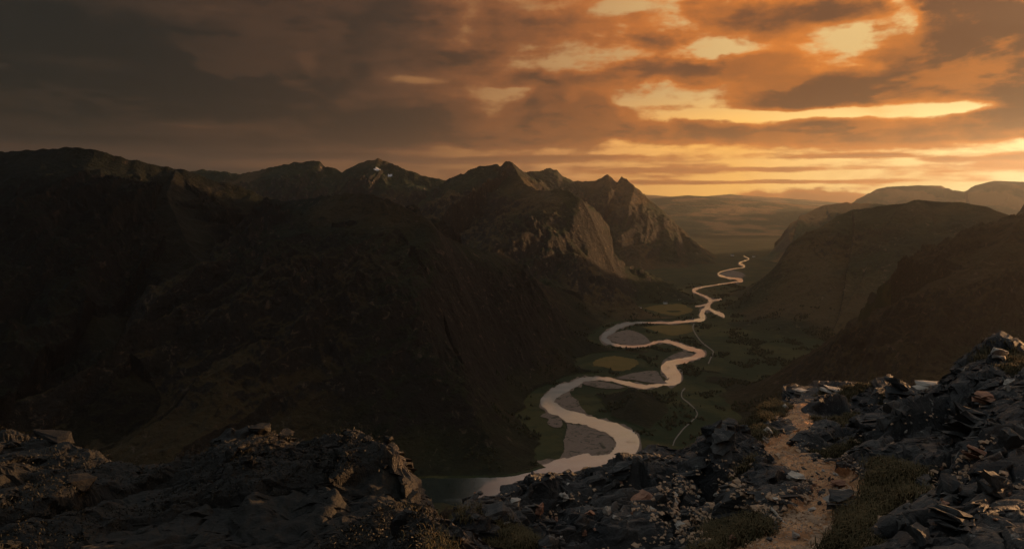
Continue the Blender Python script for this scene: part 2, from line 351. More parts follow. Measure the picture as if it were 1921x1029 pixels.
# river: photo column, row, thickness across the stream
RIVER = [
 [(640, 930, 80), (720, 926, 72), (800, 922, 68), (900, 921, 66), (980, 917, 68), (1050, 899, 74), (1110, 874, 62), (1155, 850, 52), (1180, 832, 40), (1172, 818, 32), (1151, 806, 24), (1129, 798, 21), (1108, 791, 19),
  (1090, 785, 21), (1069, 781, 22), (1052, 773, 19), (1034, 763, 23), (1027, 753, 23), (1037, 740, 20), (1050, 732, 19), (1070, 724, 14), (1086, 715.5, 12), (1100, 711, 8), (1126, 709.5, 6.5), (1150, 713, 6.5), (1173, 719, 7), (1197, 724, 8), (1220, 725, 7), (1236, 722, 5), (1250, 719, 9),
  (1262, 713, 22), (1264, 703, 29), (1252, 690, 23), (1259, 681, 14), (1282, 676, 10), (1302, 670, 10), (1318, 664, 10), (1313, 659, 8), (1297, 655, 7), (1279, 648.5, 7.5), (1259, 642, 6), (1241, 640.5, 4), (1225, 644, 5), (1209, 648, 4.4),
  (1189, 649.6, 4), (1167, 649, 4.5), (1147, 645, 6), (1135, 638, 11), (1135, 629, 10), (1149, 620, 10), (1162, 612, 8), (1181, 607, 5), (1204, 605, 3), (1236, 605.4, 2.8), (1259, 605.4, 4), (1282, 603.3, 4), (1302, 601.3, 4.5), (1318, 598, 8), (1318, 591, 10),
  (1318, 583, 7), (1326, 578, 8), (1329, 571, 8), (1333, 564, 7), (1325, 557, 4.2), (1311, 551.5, 3), (1301, 545.5, 6), (1310, 540.6, 3.2), (1327, 537, 1.6), (1345, 534, 1.4), (1370, 530.5, 1.8), (1386, 528, 3.4), (1390, 525, 6), (1376, 522, 3.2), (1360, 519.6, 4), (1348, 515, 3), (1352, 510, 1.4), (1372, 505, 1.3), (1392, 502, 1.5), (1396, 499, 3), (1387, 494.5, 3.6), (1393, 490.5, 1.8), (1405, 486, 1.2), (1395, 480, 1.0)],
 [(1322, 576, 4), (1331, 580, 5), (1340, 585, 5), (1349, 588, 6), (1356, 592, 5.5), (1358, 596, 2)],
 [(1334, 564, 2.5), (1344, 562.5, 3), (1354, 561.6, 2.6)],
 [(1328, 571, 3), (1316, 573, 3), (1304, 575, 1.6)],
]
z1 = lambda P: [(980 + x / 4.9, 690 + y / 4.9) for x, y in P]
z2 = lambda P: [(1080 + x / 6.432, 580 + y / 6.432) for x, y in P]
z3 = lambda P: [(1180 + x / 5.715, 440 + y / 5.715) for x, y in P]
BARS = [
 ('big pale gravel bar inside the lowest river bend', z1([(415, 515), (530, 534), (620, 553), (700, 578), (780, 608), (835, 650), (858, 690), (848, 735), (800, 786), (740, 800), (640, 805), (600, 784), (500, 803), (400, 830), (383, 760), (386, 650), (403, 580)])),
 ('brown wedge of gravel on the inner side of the lower bend', z1([(430, 214), (355, 252), (306, 296), (345, 350), (405, 383), (470, 398), (585, 418), (530, 350), (510, 300), (455, 262)])),
 ('small muddy bar left of the lower bend', z1([(220, 412), (330, 450), (365, 490), (360, 540), (290, 545), (230, 510), (240, 470), (165, 445)])),
 ('narrow bar below the straight reach of the river', z2([(95, 868), (240, 872), (340, 878), (500, 912), (600, 945), (420, 962), (240, 940), (92, 905)])),
 ('oval shingle island within the upper loop', z2([(405, 330), (450, 292), (550, 262), (640, 250), (760, 285), (840, 330), (890, 390), (830, 425), (650, 436), (520, 415), (430, 383), (395, 360)])),
 ('dark shingle bank between straight reach and wide pool', z2([(470, 830), (700, 770), (930, 742), (1000, 770), (1050, 850), (1100, 892), (1000, 898), (850, 880), (700, 855), (560, 842)])),
 ('crescent bar inside the right hand bend', z2([(1060, 615), (1150, 560), (1260, 515), (1340, 525), (1420, 535), (1395, 568), (1250, 590), (1120, 622)])),
 ('low brown bar beside the highest visible reach', z3([(965, 425), (1050, 390), (1110, 385), (1200, 405), (1250, 440), (1180, 460), (1080, 455)])),
]
MEADOWS = [
 ('tawny meadow on the near left of the river loop', z2([(230, 615), (350, 575), (480, 562), (620, 585), (720, 605), (755, 650), (660, 720), (500, 742), (350, 698), (210, 675)])),
 ('golden meadow beside the white farmhouses', z3([(150, 785), (240, 765), (330, 752), (450, 745), (550, 742), (620, 765), (685, 812), (600, 852), (500, 866), (400, 855), (250, 812)])),
 ('long tawny meadow inside the upper river loop', z2([(810, 215), (1000, 195), (1200, 190), (1400, 190), (1420, 250), (1350, 285), (1150, 312), (960, 262)])),
]
TRACKS = [
 ('pale winding track right of the lower river', [(1262, 836), (1268, 822), (1282, 804), (1297, 790), (1308, 777), (1302, 765), (1290, 754), (1280, 746), (1279, 736), (1285, 728)]),
 ('thin pale track crossing the meadow above the right bend', [(1329, 682), (1333, 672), (1338, 660), (1330, 652), (1318, 643), (1306, 628), (1300, 615), (1302, 607)]),
]

# ------------------------------------------------------------------ height field on a fan-shaped grid
sa = np.concatenate([np.linspace(-2.4, -0.74, 90, endpoint=False), np.linspace(-0.74, 0.74, 1060, endpoint=False), np.linspace(0.74, 2.4, 110)]).astype(np.float32)
ya = np.concatenate([np.geomspace(320, 950, 60, endpoint=False), np.geomspace(950, 1500, 230, endpoint=False), np.geomspace(1500, 3000, 520, endpoint=False), np.geomspace(3000, 7000, 480, endpoint=False), np.geomspace(7000, 27000, 230)]).astype(np.float32)
NR, NC = len(ya), len(sa)
Y = np.repeat(ya[:, None], NC, 1).ravel(); X = (ya[:, None] * sa[None, :]).ravel()
H = np.zeros(NR * NC, np.float32); OWNER = np.full(NR * NC, 99, np.int32); Q = np.ones(NR * NC, np.float32)
def river_world():
    out = []
    for line in RIVER:
        c = catmull(line, 6); x, y = ground_pt(c[:, 0], c[:, 1]); out.append(np.stack([x, y], 1))
    return out
flat_pts = [p for l in river_world() for p in l[::3]]
for grp in (BARS, MEADOWS):
    for _, poly in grp:
        x, y = ground_pt([p[0] for p in poly], [p[1] for p in poly]); flat_pts += list(np.stack([x, y], 1)); flat_pts.append((x.mean(), y.mean()))
for _, l in TRACKS:
    x, y = ground_pt([p[0] for p in l], [p[1] for p in l]); flat_pts += list(np.stack([x, y], 1))
flat_pts = np.array(flat_pts)
# flatness is computed on a coarse copy of the grid, then read back by nearest row/column
ci, cj = np.arange(0, NR, 6), np.arange(0, NC, 6)
cy = ya[ci][:, None] + 0 * sa[cj][None, :]; cx = ya[ci][:, None] * sa[cj][None, :]
dmin = np.full(cx.shape, 1e9)
for fx, fy in flat_pts:
    np.minimum(dmin, (cx - fx) ** 2 + (cy - fy) ** 2, out=dmin)
dmin = np.sqrt(dmin)
ri = np.clip(np.arange(NR) / 6.0, 0, len(ci) - 1.001); rj = np.clip(np.arange(NC) / 6.0, 0, len(cj) - 1.001)
i0, j0 = ri.astype(int), rj.astype(int); fi, fj = (ri - i0)[:, None], (rj - j0)[None, :]
DR = (dmin[i0][:, j0] * (1 - fi) * (1 - fj) + dmin[i0 + 1][:, j0] * fi * (1 - fj) + dmin[i0][:, j0 + 1] * (1 - fi) * fj + dmin[i0 + 1][:, j0 + 1] * fi * fj).ravel().astype(np.float32)

wx = 60 * perlin(X / 420, Y / 420, 31); wy = 60 * perlin(X / 420, Y / 420, 37)
for k, (nm, lab, kr, pw, rib, pts) in enumerate(RID):
    p = np.array(pts, float)
    px_, py_ = (p[:, 0] - CX) / F * p[:, 2], p[:, 2]
    hc = CAMZ - (p[:, 1] - HZ) / F * p[:, 2]
    Rm = kr * max(hc.max(), 60) + 80
    if k < 2: Rm = 7000
    if k == 4: Rm = kr * 560
    seg = np.hypot(np.diff(px_), np.diff(py_)); t0 = np.concatenate([[0], np.cumsum(seg)])
    rows = np.where((ya > py_.min() - Rm) & (ya < py_.max() + Rm))[0]
    if len(rows) == 0: continue
    sl = slice(rows[0] * NC, (rows[-1] + 1) * NC)
    cand = np.where((X[sl] > px_.min() - Rm) & (X[sl] < px_.max() + Rm))[0] + sl.start
    x, y = X[cand], Y[cand]
    score = np.full(len(cand), -1e9, np.float32); best = np.full(len(cand), 1e9, np.float32); tt = np.zeros(len(cand), np.float32); hh = np.zeros(len(cand), np.float32); sd_ = np.zeros(len(cand), np.float32)
    # wander the ground a little so faces are not ruled surfaces
    xw, yw = x + wx[cand] * 0.0, y + wy[cand] * 0.0
    for i in range(len(seg)):
        ex, ey = (px_[i + 1] - px_[i]) / seg[i], (py_[i + 1] - py_[i]) / seg[i]
        u = np.clip((xw - px_[i]) * ex + (yw - py_[i]) * ey, 0, seg[i])
        ddx, ddy = xw - (px_[i] + u * ex), yw - (py_[i] + u * ey)
        hseg = hc[i] + (hc[i + 1] - hc[i]) * u / seg[i]
        d2 = np.hypot(ddx, ddy)
        hs_ = np.maximum(hseg, 0)
        rs_ = kr * hs_ + 40
        if k == 0: rs_ = 0 * hs_ + 4500
        elif k == 1: rs_ = 0 * hs_ + 4300
        elif k == 4: rs_ = 0.55 * kr * hs_ + 0.45 * kr * 480
        sc_h = hs_ * (1 - np.clip(d2 / rs_, 0, 1)) ** pw - d2 * 1e-4 if k < 2 else -d2
        m = sc_h > score
        score[m] = sc_h[m]; best[m] = d2[m]; tt[m] = (t0[i] + u)[m]; hh[m] = hseg[m]
    hh = np.maximum(hh, 0)
    Rr = kr * hh + 40
    if k == 0: Rr = 0 * hh + 4500
    elif k == 1: Rr = 0 * hh + 4300
    elif k == 4: Rr = 0.55 * kr * hh + 0.45 * kr * 480
    qq = np.clip(best / Rr, 0, 1)
    h = hh * (1 - qq) ** pw
    # buttresses and gullies that run down the fall line
    fade = np.clip(4 * qq * (1 - qq), 0, 1) * np.clip(qq * 8, 0, 1)
    L = 150.0 if rib > .15 else 240.0
    if k < 2: rib = .03
    big = 2.5 if k in (2, 3, 4) else (4 if k < 2 else 1)
    tw = tt + wx[cand] * 1.5 * big + .25 * best
    r1 = 1 - 2 * np.abs(perlin(tw / (L * big), best / (900 * big), 40 + k))
    r2 = 1 - 2 * np.abs(perlin(tw / (L * .42 * big), best / (420 * big), 60 + k))
    r3 = 1 - 2 * np.abs(perlin(tw / (L * .17 * big), best / (240 * big), 80 + k))
    h = h + fade * rib * hh * (0.62 * r1 + 0.26 * r2 + 0.08 * r3) * (.55 + .45 * np.clip(perlin(x / 520, y / 520, 33 + k) * 1.6 + .3, 0, 1))
    # small teeth on the crest
    if k > 1: h = h + (1 - smooth(0, 0.12, qq)) * (7.0 if k >= 5 else 3.0) * perlin(tt / 38, best / 60, 90 + k) * np.clip(hh / 200, 0, 1)
    m = h > H[cand]
    idx = cand[m]; H[idx] = h[m]; OWNER[idx] = OWN[k]; Q[idx] = qq[m]
del wx, wy
near = smooth(9000, 5000, Y)
amp = np.clip(H / 220, 0, 1) * (0.10 + 0.90 * smooth(0.0, 0.22, Q)) * (0.5 + 0.5 * near)
own_soft = np.isin(OWNER, (4,))
amp = amp * np.where(own_soft, 0.55, 1.0) * np.where(np.isin(OWNER, (0, 1)), 0.4, 1.0)
sel = np.where(amp > 0.002)[0]
xs, ys = X[sel], Y[sel]
wx = 30 * perlin(xs / 160, ys / 160, 3); wy = 30 * perlin(xs / 160, ys / 160, 4)
qs = Q[sel]
crag = (1 - smooth(.25, .6, qs)) * smooth(-.25, .35, perlin(xs / 330, ys / 330, 17))
det = fbm(xs + wx, ys + wy, 260, 5, 0.55, 11, ridged=True) * 62 + fbm(xs + wx, ys + wy, 70, 4, 0.6, 21, ridged=True) * (12 + 34 * crag)
hs = H[sel] + det * .6
st = hs / 34 + 1.2 * perlin(xs / 120, ys / 120, 19); st = st - np.floor(st)
det += crag * 16 * (smooth(.0, .55, st) - st)
H[sel] += amp[sel] * det
FL = smooth(40, 380, DR)
H = np.maximum(H, 0) * FL
H += (perlin(X / 90, Y / 90, 5) * 1.6 + perlin(X / 25, Y / 25, 6) * .5) * np.clip(FL * 2, 0, 1)
H = np.where(FL < 0.02, -0.4, H).astype(np.float32)
OWNER[H < 3.0] = 99
V = np.stack([X, Y, H], 1)
G = V.reshape(NR, NC, 3)
du = np.gradient(G, axis=1); dv = np.gradient(G, axis=0)
NRM = np.cross(du, dv).reshape(-1, 3); NRM /= np.linalg.norm(NRM, axis=1, keepdims=True) + 1e-9
del du, dv
# two snow patches on the grey ridge
PXs = CX + F * X / Y; PYs = HZ + F * (CAMZ - H) / Y
sn = (OWNER == 7) & (Y < 4795) & (((np.hypot((PXs - 706) / 6, (PYs - 318) / 2.6) + .5 * perlin(X / 9, H / 6, 2)) < 1) | ((np.hypot((PXs - 731) / 4, (PYs - 330) / 2) + .5 * perlin(X / 9, H / 6, 2)) < 1))
OWNER[sn] = 50
idx = np.arange(NR * NC).reshape(NR, NC)
FACES = np.stack([idx[:-1, :-1].ravel(), idx[:-1, 1:].ravel(), idx[1:, 1:].ravel(), idx[1:, :-1].ravel()], 1)
fo = OWNER[FACES[:, 0]]
def sub(name, mask, m):
    f = FACES[mask]
    if len(f) == 0: return None
    u, inv = np.unique(f.ravel(), return_inverse=True)
    return mesh_obj(name, V[u], inv.reshape(-1, 4), m, normals=NRM[u])
for k, (nm, lab, *_r) in enumerate(RID):
    if lab is None: continue
    o = sub(nm, fo == k, {9: M_shade_hill, 10: M_half_shade_hill, 5: M_half_shade_hill, 0: M_far_hill, 1: M_far_hill, 2: M_far_hill, 3: M_far_hill}.get(k, M_hill))
    if o: tag(o, lab, nm, kind='structure')
o = sub('valley_floor', fo == 99, M_floor); tag(o, 'dark grassy valley floor around the winding river', 'valley', kind='structure')
o = sub('snow_patch', fo == 50, M_snow)
if o: tag(o, 'two tiny white snow patches below the summit of the grey ridge', 'snow', kind='structure')
# the land goes on past the last hills
gr = mesh_obj('ground', [(-28000, -28000, -6), (28000, -28000, -6), (28000, 28000, -6), (-28000, 28000, -6)], [(0, 1, 2, 3)], M_far)
tag(gr, 'dark lowland stretching away to the horizon', 'ground', kind='structure')

# ------------------------------------------------------------------ river, bars, meadows, tracks
def ribbon(line, z, n, wob, seed):
    c = catmull(line, n); d = np.gradient(c[:, :2], axis=0); d /= np.linalg.norm(d, axis=1, keepdims=True) + 1e-9
    # the line runs over the ground: work out both banks as ground points
    w = np.maximum(c[:, 2], 0.8) * 0.5
    i = np.arange(len(c)); wob = wob * np.clip(9.0 / c[:, 2], .25, 1)
    wl = w * (1 + 1.5 * wob * perlin(i / 9.3, 0 * i + .5, seed) + wob * .6 * perlin(i / 3.1, 0 * i + .5, seed + 3)); wr = w * (1 + 1.5 * wob * perlin(i / 8.3, 0 * i + 7.5, seed + 1) + wob * .6 * perlin(i / 3.3, 0 * i + 3.5, seed + 4))
    lx, ly = ground_pt(c[:, 0] - d[:, 1] * wl, c[:, 1] + d[:, 0] * wl); rx, ry = ground_pt(c[:, 0] + d[:, 1] * wr, c[:, 1] - d[:, 0] * wr)
    k = len(c); zr = z + .12 * np.arange(k) / k          # the stream drops a little towards the viewer
    v = np.concatenate([np.stack([lx, ly, zr], 1), np.stack([rx, ry, zr], 1)]); f = np.array([(j, j + 1, k + j + 1, k + j) for j in range(k - 1)])
    return v, f
vs, fs, off = [], [], 0
for k, l in enumerate(RIVER):
    v, f = ribbon(l, 0.9 - 0.02 * k, 12, .42, 50 + 5 * k); vs.append(v); fs.append(f + off); off += len(v)
o = mesh_obj('river', np.concatenate(vs), np.concatenate(fs), M_water, smooth=False)
rv_ = np.concatenate(vs); rpx = CX + F * rv_[:, 0] / rv_[:, 1]
attr(o, 'silt', smooth(840, 1010, rpx))            # deep and clear in the far-left pool, silty in the shallows
tag(o, 'pale meandering river reflecting the sunset sky along the valley floor', 'river', kind='structure')
vs, fs, off = [], [], 0
for k, l in enumerate(RIVER):
    v, f = ribbon([(a, b_, w_ * 1.16 + 1.3) for a, b_, w_ in l], 0.62 - 0.02 * k, 12, .75, 250 + 5 * k); vs.append(v); fs.append(f + off); off += len(v)
tag(mesh_obj('river_bank', np.concatenate(vs), np.concatenate(fs), M_gravel, smooth=False), 'thin uneven gravel margin along both sides of the river', 'river bank', kind='structure')
def patch(name, label, cat, poly, z, m, seed, wob=1.0):
    p = catmull(list(poly) + [poly[0]], 9)[:-1]
    i = np.arange(len(p)); cen = p.mean(0)
    p = cen + (p - cen) * (1 + wob * .05 * perlin(i / 2.1, 0 * i + .3, seed) + wob * .03 * perlin(i / .8, 0 * i + .3, seed + 1))[:, None]
    x, y = ground_pt(p[:, 0], p[:, 1])
    co = [Vector((a, b_, 0)) for a, b_ in zip(x, y)]
    tr = tessellate_polygon([co])
    v = [(a, b_, z) for a, b_ in zip(x, y)]
    f = []
    for t in tr:
        a, b_, c = [Vector(v[q_]) for q_ in t]
        f.append(t if (b_ - a).cross(c - a).z > 0 else t[::-1])
    return tag(mesh_obj(name, v, f, m, smooth=False), label, cat, kind='structure')
for k, (lab, poly) in enumerate(BARS): patch('gravel_bar', lab, 'gravel bar', poly, 1.3, M_gravel, 100 + 3 * k)
for k, (lab, poly) in enumerate(MEADOWS): patch('meadow', lab, 'meadow', poly, 0.3, M_meadow, 150 + 3 * k, 1.6)
for k, (lab, l) in enumerate(TRACKS):
    v, f = ribbon([(a, b_, 2.2) for a, b_ in l], 0.7, 8, .3, 170 + k); tag(mesh_obj('track', v, f, M_track, smooth=False), lab, 'track', kind='structure')

# ------------------------------------------------------------------ the summit: rocky ground under and before the camera
# photo column, crest row, crest distance, distance where the bottom edge of the view meets the ground
CREST = np.array([
 (-900, 800, 16, 9), (-400, 800, 16, 9), (0, 818, 15, 8.6), (60, 822, 15, 8.6), (120, 834, 14, 8.6), (200, 850, 13, 8.6), (260, 862, 12.5, 8.6), (330, 850, 12.5, 8.6), (390, 836, 12.5, 8.6), (430, 822, 12.5, 8.6),
 (478, 806, 12.5, 8.6), (505, 816, 12.3, 8.6), (560, 818, 12.2, 8.6), (600, 828, 12, 8.6), (690, 852, 11.5, 8.5), (725, 872, 11, 8.4), (755, 898, 10.6, 8.2), (782, 930, 10.2, 8.0), (800, 954, 10, 7.9), (815, 988, 9.8, 8.2), (832, 1008, 10, 8.6),
 (870, 990, 11, 9.2), (905, 966, 12.4, 9.6), (935, 940, 13.4, 10), (960, 914, 14, 10.2), (1020, 906, 14.5, 10.4), (1080, 902, 14.8, 10.4), (1106, 900, 15, 10.4), (1116, 880, 15.4, 10.2), (1160, 862, 16, 10), (1210, 848, 16.5, 9.8), (1250, 838, 17, 9.6),
 (1290, 826, 17.5, 9.2), (1330, 812, 18, 9), (1390, 806, 18.5, 8.6), (1405, 796, 19, 8.4), (1430, 760, 21, 8.2), (1480, 736, 24.5, 7.9), (1540, 730, 25, 7.7), (1590, 738, 24, 7.2), (1620, 730, 22, 6.8), (1700, 718, 20.5, 6.2), (1780, 706, 18.5, 5.8),
 (1812, 684, 17, 5.6), (1850, 664, 16, 5.4), (1921, 660, 15, 5.2), (2100, 640, 14, 5.2), (2500, 650, 13, 5.2)], float)
pc = np.concatenate([np.arange(-850, -60, 14), np.arange(-60, 1985, 1.75), np.arange(1985, 2480, 14)]).astype(np.float32)
NPC = len(pc)
cw = np.exp(-0.5 * (np.arange(-8, 9) / 3.0) ** 2); cw /= cw.sum()
def prof(k):
    v = np.interp(pc, CREST[:, 0], CREST[:, k]); vp = np.pad(v, 8, mode='edge'); return np.convolve(vp, cw, 'valid')
yc, dc, db = prof(1), prof(2), prof(3)
Tb = (1029 - HZ) / F; Tc = (yc - HZ) / F
zb, zc = Tb * db, Tc * dc                              # depths below the eye
bb = (zc - zb) / (dc - db); aa = zb - bb * db
NV, NB = 520, 70
Tst = (1029 + 110 - HZ) / F
tv = np.linspace(0, 1, NV)[:, None]
T = Tst + (Tc - Tst)[None, :] * tv
D = aa[None, :] / np.maximum(T - bb[None, :], 0.02)
Zd = aa[None, :] + bb[None, :] * D
# over the edge and down the mountain
e = np.concatenate([np.linspace(0.12, 3, 30), np.geomspace(3.3, 760, NB - 30)])[:, None]
Dx = dc[None, :] + e
Zx = zc[None, :] + np.where(e < 3, 0.25 * e + 0.12 * e * e, 1.83 + 0.84 * (e - 3)) + bb[None, :] * np.minimum(e, 3)
Zx = np.minimum(Zx, 604)
D = np.concatenate([D, Dx]); Zd = np.concatenate([Zd, Zx])
NT = NV + NB
S = ((pc - CX) / F)[None, :]
GX = (S * D).ravel().astype(np.float32); GY = D.ravel().astype(np.float32); GZ = (CAMZ - Zd).ravel().astype(np.float32)
PXg = np.repeat(pc[None, :], NT, 0).ravel(); PYg = (HZ + F * Zd / D).ravel()

TRAIL = np.array([(1420, 1130, 170), (1440, 1060, 140), (1470, 1022, 122), (1500, 988, 112), (1536, 962, 82), (1560, 935, 76), (1564, 908, 78), (1532, 880, 74), (1478, 862, 56), (1458, 842, 44), (1484, 821, 38), (1508, 802, 34), (1507, 783, 34), (1490, 769, 36), (1496, 759.5, 30), (1528, 753, 20), (1560, 748, 15), (1580, 746, 6)], float)
tcv = catmull(TRAIL, 10)
inb = (PXg > 1330) & (PXg < 1680)
tm = np.full(len(PXg), 4.0, np.float32); ii = np.where(inb)[0]
bestd = np.full(len(ii), 4.0)
for cx_, cy_, w_ in tcv:
    asp = 0.55 + 0.0 * w_
    d_ = np.hypot((PXg[ii] - cx_), (PYg[ii] - cy_) / asp * 1.0) / (w_ * 0.57)
    np.minimum(bestd, d_, out=bestd)
tm[ii] = bestd
tm += 0.42 * perlin(GX / .9, GY / 1.6, 71) + 0.36 * perlin(GX / .3, GY / .5, 72) + .2 * perlin(GX / .11, GY / .18, 73)
trail = smooth(1.12, 0.86, tm)

def facets(x, y, size, seed, ax=1.0, ay=1.0, rot=0.0):
    """angular tilted blocks: height per point, and closeness to a crack"""
    c, s = math.cos(rot), math.sin(rot)
    u = (x * c + y * s) / (size * ax); v = (y * c - x * s) / (size * ay)
    ui, vi = np.floor(u), np.floor(v)
    f1 = np.full(u.shape, 9.0, np.float32); f2 = f1.copy(); h = np.zeros(u.shape, np.float32)
    for a in (-1, 0, 1):
        for b_ in (-1, 0, 1):
            A = (ui + a).astype(np.int32); B = (vi + b_).astype(np.int32)
            k0 = _perm[(_perm[(A + seed * 13) & 255] + B) & 255]; k1 = _perm[(k0 + 57) & 255]; k2 = _perm[(k1 + 91) & 255]; k3 = _perm[(k2 + 33) & 255]; k4 = _perm[(k3 + 77) & 255]
            du_ = u - (ui + a + k0 / 256.0); dv_ = v - (vi + b_ + k1 / 256.0)
            d_ = du_ * du_ + dv_ * dv_
            hh_ = (k2 / 255.0 - .5) + du_ * (k3 / 255.0 - .62) * 1.5 + dv_ * (k4 / 255.0 - .5) * 1.5
            m = d_ < f1
            f2 = np.where(m, f1, np.minimum(f2, d_)); f1 = np.where(m, d_, f1); h = np.where(m, hh_, h)
    return h.astype(np.float32), smooth(0.0, 0.16, np.sqrt(f2) - np.sqrt(f1))
wob_x = GX + .25 * perlin(GX / 1.0, GY / 1.0, 120) + .07 * perlin(GX / .4, GY / .4, 121); wob_y = GY + .25 * perlin(GX / 1.0, GY / 1.0, 122) + .07 * perlin(GX / .4, GY / .4, 123)
f_a, c_a = facets(wob_x, wob_y, 1.7, 1, 1.7, .8, .7)
f_b, c_b = facets(wob_x, wob_y, .66, 2, 1.9, .7, .9)
f_c, c_c = facets(wob_x, wob_y, .21, 3, 1.9, .7, .6)
f_d, c_d = facets(wob_x, wob_y, .09, 4, 1.6, .8, .6)
ph = (wob_x * .55 + wob_y * .45 + GZ * 1.2) / .16
strata = (ph - np.floor(ph)) - .5
rock_h = .46 * f_a + .22 * f_b + .07 * f_c + .025 * f_d + .05 * strata * (f_a > -.1) - .24 * (1 - c_a) - .11 * (1 - c_b) - .035 * (1 - c_c)
lump_h = .22 * perlin(GX / 1.4, GY / 1.4, 131) + .10 * perlin(GX / .45, GY / .45, 132) + .05 * perlin(GX / .16, GY / .16, 133)
swell = .30 * perlin(GX / 4.5, GY / 4.5, 141) + .20 * perlin(GX / 1.9, GY / 1.9, 142)
# turf lies in the hollows, along the trail and on the near left shoulder
gz_ = perlin(GX / 2.2, GY / 2.2, 151) * .8 + perlin(GX / .8, GY / .8, 152) * .35
def spot(px, py, wx, wy): return np.exp(-((PXg - px) / wx) ** 2 - ((PYg - py) / wy) ** 2)
turf = gz_ - .30 - .9 * f_a * .5
turf += 1.1 * spot(1370, 985, 70, 40) + .9 * spot(1430, 770, 45, 25) + .8 * spot(1660, 900, 60, 60) + .8 * spot(1400, 830, 40, 40) + .7 * spot(1880, 690, 70, 18) + .8 * spot(1610, 1000, 50, 40) + .5 * spot(1255, 830, 90, 12) + .5 * spot(1560, 742, 40, 8)
turf -= .8 * spot(1330, 930, 60, 60) + .8 * spot(1830, 820, 60, 40) + .6 * spot(1700, 770, 90, 40) + .7 * spot(1820, 950, 110, 60) + .5 * spot(1200, 930, 130, 60) + .5 * spot(1340, 830, 50, 40)
heath_shade = smooth(860, 700, PXg + 60 * perlin(GX / 1.2, GY / 1.2, 191))  # left crag mask: heather cover, and where painted shade darkens rock and turf
turf = np.maximum(smooth(-.05, .30, turf), heath_shade * smooth(-.75, -.1, gz_ - .5 * f_a + .25) * .6)
fade_out = smooth(9, .3, np.maximum(GY - np.repeat(dc[None, :], NT, 0).ravel() - 0, 0))
side = smooth(.95, 2.4, tm) * .8 + .2
disp = (rock_h * (1 - turf) + lump_h * turf) * (1 - trail) * np.where(inb, side, 1) + swell * (.45 - .3 * trail)
disp -= .06 * trail - .05 * trail * perlin(GX / .6, GY / .9, 161) - .035 * trail * f_c - .03 * trail * perlin(GX / .2, GY / .2, 162) - .05 * trail * np.exp(-(tm / .35) ** 2)
sc_ = np.clip(GY / 10.0, .55, 1.2)                     # smaller blocks of rubble close to the camera
disp = (disp * sc_ * fade_out).reshape(NT, NPC)
for _ in range(1):                                      # soften single-cell steps so broken faces catch the light cleanly
    pd = np.pad(disp, 1, mode='edge'); disp = pd[:-2, 1:-1] * .25 + pd[1:-1, 1:-1] * .5 + pd[2:, 1:-1] * .25
    pd = np.pad(disp, 1, mode='edge'); disp = pd[1:-1, :-2] * .25 + pd[1:-1, 1:-1] * .5 + pd[1:-1, 2:] * .25
GZ = GZ + disp.ravel()
w1, w1c = facets(GY + .2 * perlin(GX, GZ, 181), GZ * 1.3 + GX * .4, .6, 6); w2, w2c = facets(GY + .1 * perlin(GX * 3, GZ * 3, 182), GZ * 1.3 + GX * .4, .2, 7)
GX = GX + (.26 * w1 + .12 * w2) * (1 - trail) * (1 - .6 * turf) * fade_out * np.clip(sc_, 0, 1)
GV = np.stack([GX, GY, GZ], 1)
gi = np.arange(NT * NPC).reshape(NT, NPC)
GF = np.stack([gi[:-1, :-1].ravel(), gi[:-1, 1:].ravel(), gi[1:, 1:].ravel(), gi[1:, :-1].ravel()], 1)
g3 = GV.reshape(NT, NPC, 3)
gn_ = np.cross(np.gradient(g3, axis=1), np.gradient(g3, axis=0)).reshape(-1, 3); gn_ /= np.linalg.norm(gn_, axis=1, keepdims=True) + 1e-9

M_rock, b = new_mat('summit_rock')
pos, nor = gpos(); nx, ny, nz = xyz(nor)
r1 = noise(pos, 1.1, 8, 0.62, 0.5); r2 = noise(pos, 7.0, 8, 0.68, 0.3); r3 = noise(pos, 0.35, 4, 0.5)
hshade = attrn('heath_shade')
stone = mix(sstep(.36, .66, r1), (0.019, 0.020, 0.021), (0.066, 0.062, 0.057))
stone = mix(sstep(.55, .70, r3) * .7, stone, (0.10, 0.062, 0.038))
stone = mix(hshade * .8, stone, mix(r1, (0.0025, 0.0025, 0.0025), (0.009, 0.008, 0.007)))  # shade on the left painted into the stone colour
stone = mix(sstep(.60, .70, r2) * (1.0 - hshade * .85), stone, (0.24, 0.225, 0.20))
moss = mix(sstep(.35, .65, r2), (0.009, 0.011, 0.004), (0.045, 0.037, 0.012))
tf = attrn('turf')
moss = mix(hshade, moss, mix(sstep(.35, .65, r2), (0.0025, 0.003, 0.002), (0.010, 0.009, 0.006)))  # same painted shade over the turf and heather ground
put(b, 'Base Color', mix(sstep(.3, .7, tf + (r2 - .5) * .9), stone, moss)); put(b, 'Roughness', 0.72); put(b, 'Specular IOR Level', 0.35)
bump(r2 + noise(pos, 30, 6, .65) * .5, 0.8, 0.05, b)
M_trail, b = new_mat('trail_dirt')
pos, nor = gpos()
d1 = noise(pos, 2.2, 8, .65, .5); d2 = noise(pos, 22, 6, .7)
dirt = mix(sstep(.35, .65, d1), (0.42, 0.205, 0.095), (0.74, 0.42, 0.22))
put(b, 'Base Color', mix(sstep(.54, .66, noise(pos, 5.0, 7, .7, .4)) * .75, mix(sstep(.54, .66, d2), dirt, (0.27, 0.16, 0.09)), (0.24, 0.185, 0.135))); put(b, 'Roughness', .9)
bump(d2 + d1 + noise(pos, 60, 4, .7) * .5, 1.0, 0.05, b)
ft = trail[GF[:, 0]] > .5
